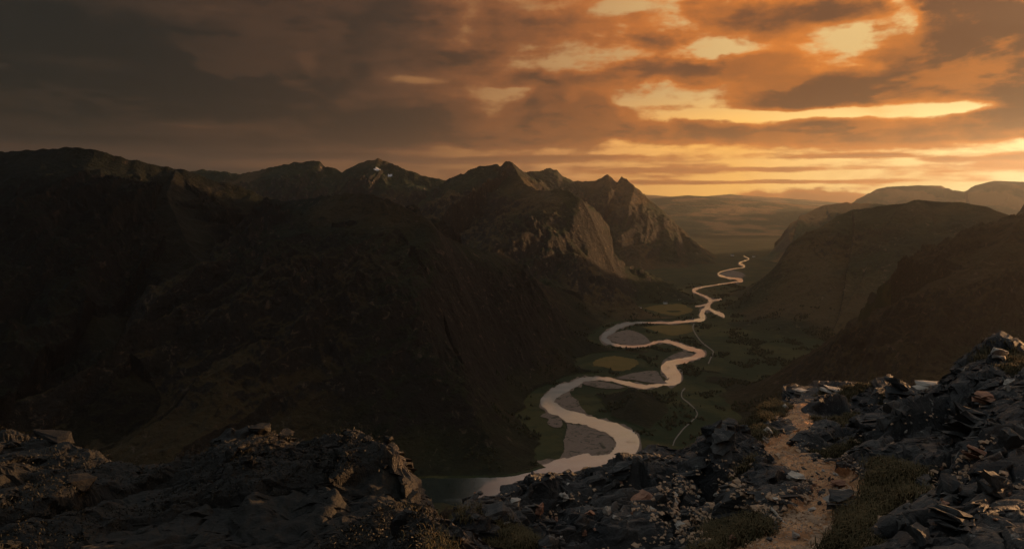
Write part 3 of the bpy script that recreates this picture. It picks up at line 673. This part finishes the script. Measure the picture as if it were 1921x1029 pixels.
def gsub(name, mask, m):
    f = GF[mask]; u, inv = np.unique(f.ravel(), return_inverse=True)
    o = mesh_obj(name, GV[u], inv.reshape(-1, 4), m, smooth=(name == 'path'))
    attr(o, 'turf', turf[u]); attr(o, 'heath_shade', heath_shade[u]); return o
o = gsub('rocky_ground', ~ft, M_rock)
tag(o, 'dark broken rock and turf of the summit in the foreground', 'rocky ground', kind='structure')
o = gsub('path', ft, M_trail); tag(o, 'worn orange dirt footpath winding over the summit rocks', 'footpath', kind='structure')

# what the camera sees of the summit: for picking spots to set stones and plants
gpx = PXg.reshape(NT, NPC); gpy = (HZ + F * (CAMZ - GZ) / GY).reshape(NT, NPC)
front = np.minimum.accumulate(np.where(np.arange(NT)[:, None] >= 0, gpy, 0), axis=0)
vis = (gpy <= front + .01) & (np.arange(NT)[:, None] < NV + 4)
vi = np.where(vis.ravel())[0]
vpx, vpy = PXg[vi], gpy.ravel()[vi]
def spot_at(px, py):
    k = vi[np.argmin((vpx - px) ** 2 + (vpy - py) ** 2)]
    return Vector(GV[k].tolist()), Vector(gn_[k].tolist()), k

# ------------------------------------------------------------------ stones
def stone_mat(name, lo, hi, li, rough=.8):
    m, b = new_mat(name)
    p = opos(); r = rnd()
    v = N.tree.nodes.new('ShaderNodeVectorMath'); v.operation = 'ADD'; N.tree.links.new(p.s, v.inputs[0]); N.tree.links.new(vec(r * 31.0, r * 17.0, r * 7.0).s, v.inputs[1])
    p = N(v.outputs[0])
    a1 = noise(p, 2.0, 8, .65, .6); a2 = noise(p, 9.0, 7, .7)
    c = mix(sstep(.32, .68, a1 + (r - .5) * .16), lo, hi)
    put(b, 'Base Color', mix(sstep(.58, .70, a2) * .8, c, li)); put(b, 'Roughness', rough); put(b, 'Specular IOR Level', .3)
    bump(a2 + noise(p, 35, 5, .6) * .4, .7, .03, b); return m
M_slate = stone_mat('dark_slate', (.020, .022, .023), (.07, .067, .062), (.17, .16, .145))
M_shade_slate = stone_mat('shaded_slate', (.004, .004, .004), (.013, .012, .010), (.03, .028, .023))  # darker slate for the left crag, its dim light put into the colour
M_pale = stone_mat('pale_stone', (.24, .21, .18), (.50, .45, .38), (.62, .58, .50))
M_rust = stone_mat('rusty_stone', (.17, .08, .05), (.36, .19, .12), (.30, .25, .2))
M_wood = stone_mat('bleached_wood', (.22, .18, .14), (.48, .41, .33), (.55, .5, .42))
rs = np.random.RandomState(11)
def hull_rock(n, dims, seed, layers=0, jag=.12):
    """an angular block: hull of scattered points, split into tilted beds for slaty ones"""
    r = np.random.RandomState(seed); bm = bmesh.new()
    parts = max(layers, 1)
    for L in range(parts):
        off = Vector((r.uniform(-.09, .09), r.uniform(-.09, .09), (L - (parts - 1) / 2) * 1.0 / parts)) if layers else Vector((0, 0, 0))
        hgt = 1.6 / parts if layers else 1.0
        vs_ = []
        for _ in range(n):
            a_ = r.uniform(0, 2 * math.pi); rr = r.uniform(.62, 1.0) if layers else r.uniform(.5, 1.0)
            shrink = 1 - .10 * abs(L - (parts - 1) / 2) if layers else 1
            vs_.append(bm.verts.new(((math.cos(a_) * rr * .5 * shrink + off.x) * dims[0], (math.sin(a_) * rr * .5 * shrink + off.y) * dims[1], (r.uniform(-.5, .5) * hgt + off.z) * dims[2])))
        bmesh.ops.convex_hull(bm, input=vs_, use_existing_faces=False)
    loose = [v for v in bm.verts if not v.link_faces]
    bmesh.ops.delete(bm, geom=loose, context='VERTS')
    bmesh.ops.triangulate(bm, faces=bm.faces[:])
    bmesh.ops.subdivide_edges(bm, edges=bm.edges[:], cuts=2, use_grid_fill=True)
    co = np.array([v.co[:] for v in bm.verts], np.float32)
    s_ = min(dims) * jag
    nn = perlin(co[:, 0] * 5 / max(dims) + seed, co[:, 1] * 5 / max(dims) + co[:, 2] * 3, 3); n2 = perlin(co[:, 1] * 11 / max(dims) + seed, co[:, 2] * 11 / max(dims) + co[:, 0] * 5, 4)
    for v, a_, b_ in zip(bm.verts, nn, n2): v.co += v.co.normalized() * float(a_ * s_ + b_ * s_ * .5)
    me = bpy.data.meshes.new('rock'); bm.to_mesh(me); bm.free()
    for p_ in me.polygons: p_.use_smooth = False
    return me
def set_rock(me, name, mat, loc, rot, sc, label, cat, group=None):
    o = bpy.data.objects.new(name, me); C.objects.link(o)
    if not me.materials: me.materials.append(mat)
    o.location = loc; o.rotation_euler = rot; o.scale = (sc, sc, sc) if not hasattr(sc, '__len__') else sc
    return tag(o, label, cat, group)
# single stones one can point at: column, row, width in the photo, height ratio, depth ratio, kind, beds, yaw, pitch, roll, label
NAMED = [
 ('slab', 1822, 815, 112, .62, .8, M_slate, 7, .5, .1, .50, 'big striped slate outcrop tilted down to the right near the right edge'),
 ('slab', 1846, 862, 92, .22, .5, M_rust, 3, .3, .0, .45, 'long rust edged slab wedged below the big striped outcrop'),
 ('boulder', 1904, 842, 62, .9, .8, M_slate, 0, .2, .1, .1, 'smooth grey green boulder cut by the right edge'),
 ('boulder', 1794, 925, 44, 1.1, .9, M_slate, 0, .3, .2, .2, 'upright brown boulder among rubble in the lower right'),
 ('boulder', 1856, 918, 70, .62, .8, M_slate, 2, .2, .1, .3, 'broad cracked block right of the upright brown boulder'),
 ('slab', 1800, 985, 130, .34, .7, M_slate, 5, .5, .05, .35, 'wide layered slab at the bottom right of the view'),
 ('boulder', 1702, 988, 36, 1.1, .9, M_slate, 0, .6, .1, .1, 'squat brown block beside a black hollow in the lower right'),
 ('boulder', 1722, 1018, 60, .6, .8, M_slate, 2, .6, .1, .1, 'grey block cut by the bottom edge right of the footpath'),
 ('slab', 1768, 948, 26, .5, .8, M_rust, 0, .6, .1, .1, 'small warm lit stone with a flat top left of the upright boulder'),
 ('boulder', 1690, 735, 60, .62, .8, M_slate, 3, .2, .1, .3, 'dark cracked crag top right of where the footpath disappears'),
 ('slab', 1740, 697, 64, .22, .7, M_pale, 2, .0, .0, -.08, 'flat pale ledge on the skyline of the right crag'),
 ('slab', 1868, 668, 44, .45, .7, M_pale, 2, .2, .0, .35, 'tawny split rock under the top of the right crag'),
 ('boulder', 1896, 727, 28, .8, .8, M_pale, 2, .4, .1, .1, 'pale blocky stone at the right edge above the rusty ground'),
 ('slab', 1862, 752, 60, .3, .7, M_rust, 3, .3, .05, .1, 'rusty brown ledge between the blocky stone and the striped outcrop'),
 ('slab', 1566, 737, 60, .14, .5, M_pale, 2, -.2, .0, .18, 'long pale slab lying on the crest behind the footpath'),
 ('boulder', 1502, 738, 34, .36, .7, M_pale, 2, .1, .1, .0, 'pale white streaked rock on the crest above the path end'),
 ('boulder', 1468, 768, 14, .9, .8, M_pale, 2, .3, .3, .4, 'small upright pale stone left of the upper footpath'),
 ('slab', 1443, 812, 28, .5, .6, M_pale, 3, .4, .2, .55, 'topmost pale slanted stone of the cluster left of the path bend'),
 ('slab', 1438, 828, 24, .45, .6, M_pale, 3, .5, .2, .5, 'lower pale slanted stone of the cluster left of the path bend'),
 ('slab', 1470, 810, 30, .42, .6, M_slate, 3, .2, .1, .1, 'darker flat stone right in the cluster left of the path bend'),
 ('slab', 1481, 885, 26, .4, .8, M_slate, 0, .1, .05, .05, 'round topped grey stone on the left side of the trail'),
 ('slab', 1497, 899, 44, .26, .7, M_pale, 2, .1, .03, .03, 'flat tan flagstone below the round topped grey stone'),
 ('slab', 1567, 892, 16, .5, .8, M_pale, 0, .1, .05, .05, 'small pale stone at the right of the stepped trail'),
 ('slab', 1572, 912, 42, .3, .6, M_rust, 3, .2, .03, -.05, 'warm stepped flagstone on the right side of the trail'),
 ('slab', 1576, 932, 78, .16, .5, M_pale, 2, .3, .0, -.16, 'long narrow slab crossing the right half of the trail'),
 ('slab', 1582, 950, 84, .30, .7, M_slate, 4, .2, .05, -.06, 'dark layered slab under the long narrow trail slab'),
 ('slab', 1525, 958, 30, .28, .7, M_pale, 0, .1, .05, .05, 'flat pale stone in the middle of the lower trail'),
 ('boulder', 1541, 928, 20, .5, .8, M_slate, 0, .1, .05, .05, 'rounded grey stone at the middle of the trail steps'),
 ('slab', 1496, 1008, 25, .42, .7, M_pale, 2, .3, .1, .2, 'pale lit flagstone on the dirt near the bottom edge'),
 ('boulder', 1444, 1014, 17, .6, .8, M_slate, 0, .3, .1, .2, 'dark lump on the dirt left of the pale lit flagstone'),
 ('slab', 1431, 944, 36, .28, .6, M_rust, 0, .0, .0, .03, 'reddish brick coloured stone on the bank left of the trail'),
 ('boulder', 1451, 972, 13, .7, .8, M_slate, 0, .1, .05, .4, 'small oval grey stone by the dead sticks'),
 ('slab', 1482, 936, 18, .3, .6, M_pale, 0, .2, .0, .3, 'thin pale stone on the turf edge above the dead sticks'),
 ('slab', 1200, 942, 62, .36, .6, M_rust, 4, .4, .1, -.45, 'reddish brown slanted rock in the middle of the centre crag'),
 ('boulder', 1262, 950, 52, .3, .5, M_pale, 2, .3, .1, -.5, 'long pale rock rising to the right on the centre crag'),
 ('boulder', 1150, 962, 22, 1.0, .8, M_pale, 0, .1, .3, .2, 'upright pale stone left of the reddish slanted rock'),
 ('boulder', 1232, 945, 40, .8, .7, M_slate, 2, .3, .2, .3, 'bluish rock between the reddish rock and the long pale rock'),
 ('boulder', 1322, 822, 52, .8, .8, M_slate, 3, .3, .2, -.4, 'jagged dark pinnacle left on the crest of the middle crag'),
 ('slab', 1372, 795, 44, .26, .7, M_slate, 2, .1, .0, .02, 'flat topped dark block on the crest of the middle crag'),
 ('boulder', 1360, 845, 60, .8, .8, M_slate, 3, .5, .2, -.4, 'large bluish leaning block under the flat topped crest block'),
 ('slab', 1170, 885, 60, .4, .7, M_slate, 4, .4, .1, -.3, 'smooth grey bedded rock at the left end of the centre crag'),
 ('slab', 968, 942, 26, .4, .8, M_pale, 2, .1, .05, .05, 'pale capped stone beside the black corner above the water'),
 ('boulder', 1010, 955, 26, .9, .8, M_rust, 0, .3, .1, .1, 'brown angular stone right of the pale capped stone'),
 ('slab', 945, 972, 62, .42, .7, M_slate, 2, .3, .1, -.45, 'sloping grey slab at the left foot of the centre crag'),
 ('boulder', 970, 985, 26, .7, .8, M_pale, 2, .4, .1, .3, 'pale lichen covered stone in the lower centre'),
 ('boulder', 1268, 990, 24, .6, .8, M_pale, 2, .3, .1, .1, 'light stone among scree left of the mossy bank'),
 ('boulder', 1300, 998, 34, .5, .8, M_slate, 2, .5, .1, .2, 'flat grey stone at the foot of the scree'),
 ('boulder', 1374, 1018, 26, .7, .8, M_rust, 2, .5, .1, .2, 'reddish lit stone at the bottom edge left of the footpath'),
 ('boulder', 488, 806, 54, .36, .9, M_shade_slate, 0, .1, .1, -.2, 'highest dark rock on the skyline of the left crag'),
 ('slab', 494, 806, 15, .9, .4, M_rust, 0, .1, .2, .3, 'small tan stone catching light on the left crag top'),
 ('boulder', 545, 808, 44, .34, .9, M_shade_slate, 0, .3, .1, .2, 'dark block right of the highest rock of the left crag'),
 ('slab', 96, 818, 84, .2, .8, M_shade_slate, 0, .2, .05, .15, 'long dark ledge on the crag at the left edge'),
 ('boulder', 150, 908, 70, .4, .8, M_shade_slate, 0, .2, .1, .1, 'brown flat rock low down on the left crag'),
 ('slab', 1612, 762, 24, .4, .7, M_slate, 0, .4, .1, .2, 'flat grey stone right of the end of the footpath'),
 ('boulder', 1652, 761, 13, .7, .7, M_pale, 0, .5, .1, .2, 'tiny white stone on the dark slope right of the path'),
 ('boulder', 1660, 790, 70, .7, .8, M_slate, 2, .3, .1, .3, 'large blue grey face in the middle of the right crag'),
]
for k, (nm, px, py, w, hr, dr, m, beds, ya_, pi_, ro_, lab) in enumerate(NAMED):
    p, nrm, gk = spot_at(px, py)
    W_ = w / F * p.y
    me = hull_rock(15 if not beds else 13, (W_, W_ * dr, W_ * hr), 200 + k, beds, .16)
    c_ = p + Vector((0, 0, W_ * hr * (.18 if hr > .3 else .36)))
    set_rock(me, nm, m, c_, (pi_, ro_, ya_), 1.0, lab, 'rock')
# loose rubble: many alike stones
lib = [hull_rock(12, (1, rs.uniform(.6, .9), rs.uniform(.3, .7)), 400 + k, rs.choice([0, 0, 2, 3]), .18) for k in range(14)]
libs = {}
def lib_for(m, k):
    if (m.name, k) not in libs:
        me = lib[k].copy(); me.materials.clear(); me.materials.append(m); libs[(m.name, k)] = me
    return libs[(m.name, k)]
AREAS = [  # px, py, spread x, spread y, count, min/max size in photo pixels, palette, label, group
 (1320, 950, 75, 48, 60, 6, 20, (M_slate, M_slate, M_pale), 'loose stone of the grey scree left of the footpath', 'scree stones left of the footpath'),
 (1060, 960, 120, 50, 40, 7, 24, (M_slate, M_slate, M_slate, M_rust, M_pale), 'loose dark stone on the crag above the water', 'loose stones on the crag above the water'),
 (1800, 960, 120, 55, 40, 8, 26, (M_slate, M_slate, M_slate, M_rust), 'angular stone of the rubble in the lower right', 'rubble in the lower right'),
 (1700, 790, 120, 45, 24, 6, 20, (M_slate, M_slate, M_pale), 'loose stone on the dark face of the right crag', 'loose stones on the right crag'),
 (1545, 910, 46, 34, 50, 4, 14, (M_slate, M_slate, M_pale, M_rust), 'small stone lying on the stepped middle of the trail', 'small stones on the trail'),
 (1480, 990, 60, 34, 40, 2.5, 8, (M_slate, M_pale), 'pebble on the dirt of the lower trail', 'pebbles on the lower trail'),
 (600, 850, 170, 45, 40, 9, 38, (M_shade_slate,), 'dark stone on the left crag', 'stones on the left crag'),
]
for px, py, sx, sy, n_, lo, hi, pal, lab, grp in AREAS:
    for _ in range(n_):
        p, nrm, gk = spot_at(px + rs.randn() * sx * .6, py + rs.randn() * sy * .6)
        w = (lo + (hi - lo) * rs.rand() ** 2.2) / F * p.y
        set_rock(lib_for(pal[rs.randint(len(pal))], rs.randint(len(lib))), 'stone', None, p + Vector((0, 0, w * .12)), (rs.uniform(-.4, .4), rs.uniform(-.4, .4), rs.uniform(0, 6.3)), w, lab, 'stone', grp)
# grit and pebbles nobody could count: on the trail, in the scree and between the blocks
tet = np.array([(1, 0, -.5), (-.5, .87, -.5), (-.5, -.87, -.5), (.75, .4, .3), (-.75, .4, .25), (.1, -.9, .35), (0, .1, .75)])
tfc = np.array([(0, 3, 5), (0, 1, 3), (1, 4, 3), (1, 2, 4), (2, 5, 4), (2, 0, 5), (3, 4, 6), (4, 5, 6), (5, 3, 6)])
M_grit, b = new_mat('grit')
pos, nor = gpos()
put(b, 'Base Color', mix(noise(pos, 9.0, 3, .7), (0.12, 0.085, 0.06), (0.66, 0.43, 0.27))); put(b, 'Roughness', .85)
gsel = vi[((trail[vi] > .2) | (np.abs(tm[vi] - 1.2) < .45)) & inb[vi]]
w_ = GY[gsel] ** 2 * (.25 + np.clip(perlin(GX[gsel] / .7, GY[gsel] / .9, 211) + .4, 0, 1)); g1 = rs.choice(gsel, 5200, p=w_ / w_.sum())
gsel = vi[(np.hypot((vpx - 1320) / 110, (vpy - 950) / 70) < 1) | ((c_a[vi] < .5) & (vpx > 850))]
g2 = rs.choice(gsel, 6500)
gk = np.concatenate([g1, g2]); ng = len(gk)
gs = np.where(np.arange(ng) < 5200, rs.uniform(.006, .022, ng), rs.uniform(.010, .045, ng))[:, None, None] * np.where(rs.rand(ng) < .08, 1.8, 1)[:, None, None]
an = rs.uniform(0, 6.28, ng); ca, sa_ = np.cos(an)[:, None], np.sin(an)[:, None]
tv_ = tet[None] * gs * rs.uniform(.6, 1.3, (ng, 1, 3))
vv = np.stack([tv_[:, :, 0] * ca - tv_[:, :, 1] * sa_, tv_[:, :, 0] * sa_ + tv_[:, :, 1] * ca, tv_[:, :, 2] * .7], 2) + GV[gk][:, None, :] + np.c_[rs.uniform(-.03, .03, (ng, 2)), np.zeros(ng)][:, None, :]
ff = (np.arange(ng)[:, None, None] * 7 + tfc[None]).reshape(-1, 3)
tag(mesh_obj('grit', vv.reshape(-1, 3), ff, M_grit, smooth=False), 'loose grit and tiny pebbles on the footpath and between the rocks', 'grit', kind='stuff')
# dead sticks lying on the bank
def stick(pts, rad, label):
    c = catmull(pts, 6); P3 = []
    for k, (px, py) in enumerate(c):
        p, nrm, gk = spot_at(px, py); P3.append(p)
    P3 = np.array([p[:] for p in P3]); z = np.convolve(np.pad(P3[:, 2], 4, mode='edge'), np.ones(9) / 9, 'valid'); P3[:, 2] = z + rad * 1.4
    P3[:, 1] = np.linspace(P3[0, 1], P3[-1, 1], len(P3)); P3[:, 0] = (c[:, 0] - CX) / F * P3[:, 1]
    n_ = len(P3); v, f = [], []
    for k in range(n_):
        t = P3[min(k + 1, n_ - 1)] - P3[max(k - 1, 0)]; t /= np.linalg.norm(t); a_ = np.cross(t, (0, 0, 1)); a_ /= np.linalg.norm(a_); b_ = np.cross(a_, t)
        r_ = rad * (1 - .7 * k / n_) * (1 + .25 * math.sin(k * 2.1))
        for q_ in range(7): v.append(P3[k] + (a_ * math.cos(q_ * .898) + b_ * math.sin(q_ * .898)) * r_)
    for k in range(n_ - 1):
        for q_ in range(7): f.append((k * 7 + q_, k * 7 + (q_ + 1) % 7, k * 7 + 7 + (q_ + 1) % 7, k * 7 + 7 + q_))
    tag(mesh_obj('dead_stick', v, f, M_wood), label, 'stick')
stick([(1446, 958), (1462, 968), (1482, 974), (1506, 985)], .02, 'long bleached dead stick lying beside the lower trail')
stick([(1461, 946), (1474, 955), (1487, 964)], .014, 'short bleached stick above the long one by the trail')
stick([(1780, 728), (1798, 712), (1812, 696), (1822, 684)], .02, 'thin grey root running up the right crag')

# ------------------------------------------------------------------ turf blades and heather sprigs
M_blade, b = new_mat('grass_blade')
pos, nor = gpos()
put(b, 'Base Color', mix(noise(pos, 1.2, 4, .6), (0.014, 0.016, 0.006), (0.13, 0.095, 0.042))); put(b, 'Roughness', .8)
cand = vi[(turf[vi] > np.where(rs.rand(len(vi)) < .12, .04, .40)) & (heath_shade[vi] < .5) & (trail[vi] < .3) & (vpy < 1040)]
wgt = (GY[cand] / 20.0) ** 2; wgt /= wgt.sum()
pick = rs.choice(cand, 9000, p=wgt)
base = GV[pick] + np.c_[rs.uniform(-.06, .06, (9000, 2)), np.zeros(9000)]
reps = 6; base = np.repeat(base, reps, 0); nb_ = len(base)
ang = rs.uniform(0, 2 * np.pi, nb_); ln = rs.uniform(.04, .13, nb_); lean = rs.uniform(.3, 1.6, nb_)
base[:, 0] += rs.uniform(-.07, .07, nb_); base[:, 1] += rs.uniform(-.07, .07, nb_)
dirx, diry = np.cos(ang), np.sin(ang); wd = .004 + .003 * rs.rand(nb_)
v0 = base + np.c_[-diry * wd, dirx * wd, -.02 + 0 * wd]; v1 = base + np.c_[diry * wd, -dirx * wd, -.02 + 0 * wd]
mid = base + np.c_[dirx * ln * lean * .4, diry * ln * lean * .4, ln * .6]
v2 = mid + np.c_[diry * wd, -dirx * wd, 0 * wd] * .7; v3 = mid - np.c_[diry * wd, -dirx * wd, 0 * wd] * .7
v4 = base + np.c_[dirx * ln * lean, diry * ln * lean, ln * (1 - .42 * lean)]
vv = np.stack([v0, v1, v2, v3, v4], 1).reshape(-1, 3); k5 = np.arange(nb_)[:, None] * 5
ff = np.concatenate([k5 + [0, 1, 2], k5 + [0, 2, 3], k5 + [3, 2, 4]])
tag(mesh_obj('grass', vv, ff, M_blade), 'short dry tawny grass on the turf between the summit rocks', 'grass', kind='stuff')
M_heath, b = new_mat('heather_leaf')
pos, nor = gpos()
put(b, 'Base Color', mix(noise(pos, 3.0, 3, .6), (0.006, 0.007, 0.004), (0.022, 0.019, 0.012))); put(b, 'Roughness', .6); put(b, 'Specular IOR Level', .25)
cand = vi[(vpx < 830) & (f_a[vi] > -.2)]
pick = rs.choice(cand, 2200); reps = 10; base = np.repeat(GV[pick], reps, 0); nb_ = len(base)
off_ = rs.randn(nb_, 3) * [.06, .06, .035] + [0, 0, .03]; cen_ = base + off_
ax_ = rs.randn(nb_, 3); ax_ /= np.linalg.norm(ax_, axis=1, keepdims=True); bx_ = np.cross(ax_, rs.randn(nb_, 3)); bx_ /= np.linalg.norm(bx_, axis=1, keepdims=True)
sz = rs.uniform(.006, .018, (nb_, 1))
vv = np.stack([cen_ - ax_ * sz * 1.6, cen_ + bx_ * sz * .5, cen_ + ax_ * sz * 1.6, cen_ - bx_ * sz * .5], 1).reshape(-1, 3)
ff = np.arange(nb_)[:, None] * 4 + [0, 1, 2, 3]
tag(mesh_obj('heather', vv, ff, M_heath), 'dark heather and small leaves growing over the left crag', 'heather', kind='stuff')

# ------------------------------------------------------------------ trees and cottages far down in the valley
M_tree, b = new_mat('tree_crown')
pos, nor = gpos()
put(b, 'Base Color', mix(noise(pos, .08, 4, .6), (0.014, 0.020, 0.009), (0.036, 0.036, 0.016)))
rw = np.concatenate(river_world())
tsel = np.where((Y > 1500) & (Y < 4600) & (DR > 25) & (DR < 520) & (H < 75) & (np.abs(PXs - 1150) < 420) & (NRM[:, 2] > .6))[0]
cl_ = perlin(X[tsel] / 110, Y[tsel] / 110, 201) + .5 * perlin(X[tsel] / 40, Y[tsel] / 40, 202)
tsel = tsel[cl_ > .26]
wgt = Y[tsel] ** 2 * 1.0; wgt /= wgt.sum()
pick = rs.choice(tsel, 7000, p=wgt)
ico = bmesh.new(); bmesh.ops.create_icosphere(ico, subdivisions=1, radius=1); iv = np.array([v.co[:] for v in ico.verts]); itf = np.array([[v.index for v in f.verts] for f in ico.faces]); ico.free()
vs, fs = [], []
keepout = []
for grp in (BARS, MEADOWS):
    for _, poly in grp:
        x, y = ground_pt([p[0] for p in poly], [p[1] for p in poly]); keepout.append((x.mean(), y.mean(), max(np.ptp(x), np.ptp(y)) * .5))
for n_, k in enumerate(pick):
    x, y, z = V[k]
    if np.min((rw[:, 0] - x) ** 2 + (rw[:, 1] - y) ** 2) < (85 if y < 1800 else 34) ** 2: continue
    if any((x - a_) ** 2 + (y - b_) ** 2 < r_ * r_ for a_, b_, r_ in keepout): continue
    r_ = rs.uniform(1.5, 3.6); hh_ = r_ * rs.uniform(1.0, 1.8)
    s_ = 1 + .45 * rs.uniform(-1, 1, (len(iv), 1))
    vs.append(iv * s_ * [r_, r_, hh_] + [x + rs.uniform(-6, 6), y + rs.uniform(-6, 6), z + hh_ * .75]); fs.append(itf + 12 * (len(vs) - 1))
tag(mesh_obj('woodland', np.concatenate(vs), np.concatenate(fs), M_tree, smooth=False), 'dark scattered woodland along the valley sides and river', 'woodland', kind='stuff')
M_white, b = new_mat('whitewash'); put(b, 'Base Color', (.75, .73, .68, 1))
M_slater, b = new_mat('roof_slate'); put(b, 'Base Color', (.09, .09, .10, 1))
def cottage(px, py, L, yaw, label):
    x, y = ground_pt(px, py); e = bpy.data.objects.new('cottage', None); C.objects.link(e); e.location = (x, y, 0); e.rotation_euler = (0, 0, yaw)
    tag(e, label, 'cottage', 'white cottages in the valley')
    w, h, rf_ = L * .42, L * .34, L * .24
    a_, b_ = L / 2, w / 2
    v = [(-a_, -b_, -1), (a_, -b_, -1), (a_, b_, -1), (-a_, b_, -1), (-a_, -b_, h), (a_, -b_, h), (a_, b_, h), (-a_, b_, h), (-a_, 0, h + rf_), (a_, 0, h + rf_)]
    mesh_obj('wall', v, [(0, 1, 5), (0, 5, 4), (1, 2, 6), (1, 6, 5), (2, 3, 7), (2, 7, 6), (3, 0, 4), (3, 4, 7), (4, 8, 7), (5, 6, 9)], M_white, e, smooth=False)
    a2, b2 = a_ + .5, b_ + .6; z0 = h - .2
    rv = [(-a2, -b2, z0), (a2, -b2, z0), (a2, 0, h + rf_ + .25), (-a2, 0, h + rf_ + .25), (-a2, b2, z0), (a2, b2, z0)]
    r_ = mesh_obj('roof', rv, [(0, 1, 2, 3), (3, 2, 5, 4)], M_slater, e, smooth=False)
    for s_ in (-1, 1):
        cx_ = s_ * (a_ - .8); q_ = .6; z9 = h + rf_ + 1.4; z0 = h + rf_ - .8
        cv = [(cx_ - q_, -q_, z0), (cx_ + q_, -q_, z0), (cx_ + q_, q_, z0), (cx_ - q_, q_, z0), (cx_ - q_, -q_, z9), (cx_ + q_, -q_, z9), (cx_ + q_, q_, z9), (cx_ - q_, q_, z9)]
        mesh_obj('chimney', cv, [(0, 1, 5, 4), (1, 2, 6, 5), (2, 3, 7, 6), (3, 0, 4, 7), (4, 5, 6, 7)], M_white, r_, smooth=False)
cottage(1374, 480, 26, .2, 'pale cottage left of the farthest visible bend of the river')
cottage(1414, 482, 24, -.3, 'pale cottage right of the farthest visible bend of the river')
cottage(1275, 565, 17, .4, 'white cottage at the right end of the row behind the golden meadow')
cottage(1248, 569.5, 20, .1, 'longer white cottage in the middle behind the golden meadow')
cottage(1272, 552.5, 18, .2, 'lone white cottage farther back above the golden meadow')
cottage(1201, 578, 13, .5, 'tiny white cottage at the left tip of the golden meadow')
cottage(1185, 564.5, 16, .2, 'leftmost white cottage at the foot of the long spur')

# ------------------------------------------------------------------ haze
M_haze = bpy.data.materials.new('haze'); M_haze.use_nodes = True
nt = M_haze.node_tree; nt.nodes.clear()
pv = nt.nodes.new('ShaderNodeVolumePrincipled'); mo = nt.nodes.new('ShaderNodeOutputMaterial')
pv.inputs['Color'].default_value = (0.82, 0.86, 0.92, 1); pv.inputs['Density'].default_value = HAZE; pv.inputs['Anisotropy'].default_value = 0.87
nt.links.new(pv.outputs[0], mo.inputs['Volume'])
a, b0, z0, z9 = 29000, 29000, -8, 1560
hv = [(-a, -b0, z0), (a, -b0, z0), (a, b0, z0), (-a, b0, z0), (-a, -b0, z9), (a, -b0, z9), (a, b0, z9), (-a, b0, z9)]
hz = mesh_obj('haze', hv, [(0, 3, 2, 1), (4, 5, 6, 7), (0, 1, 5, 4), (1, 2, 6, 5), (2, 3, 7, 6), (3, 0, 4, 7)], M_haze, smooth=False)
tag(hz, 'thin warm evening haze filling the valley air', 'haze', kind='stuff')
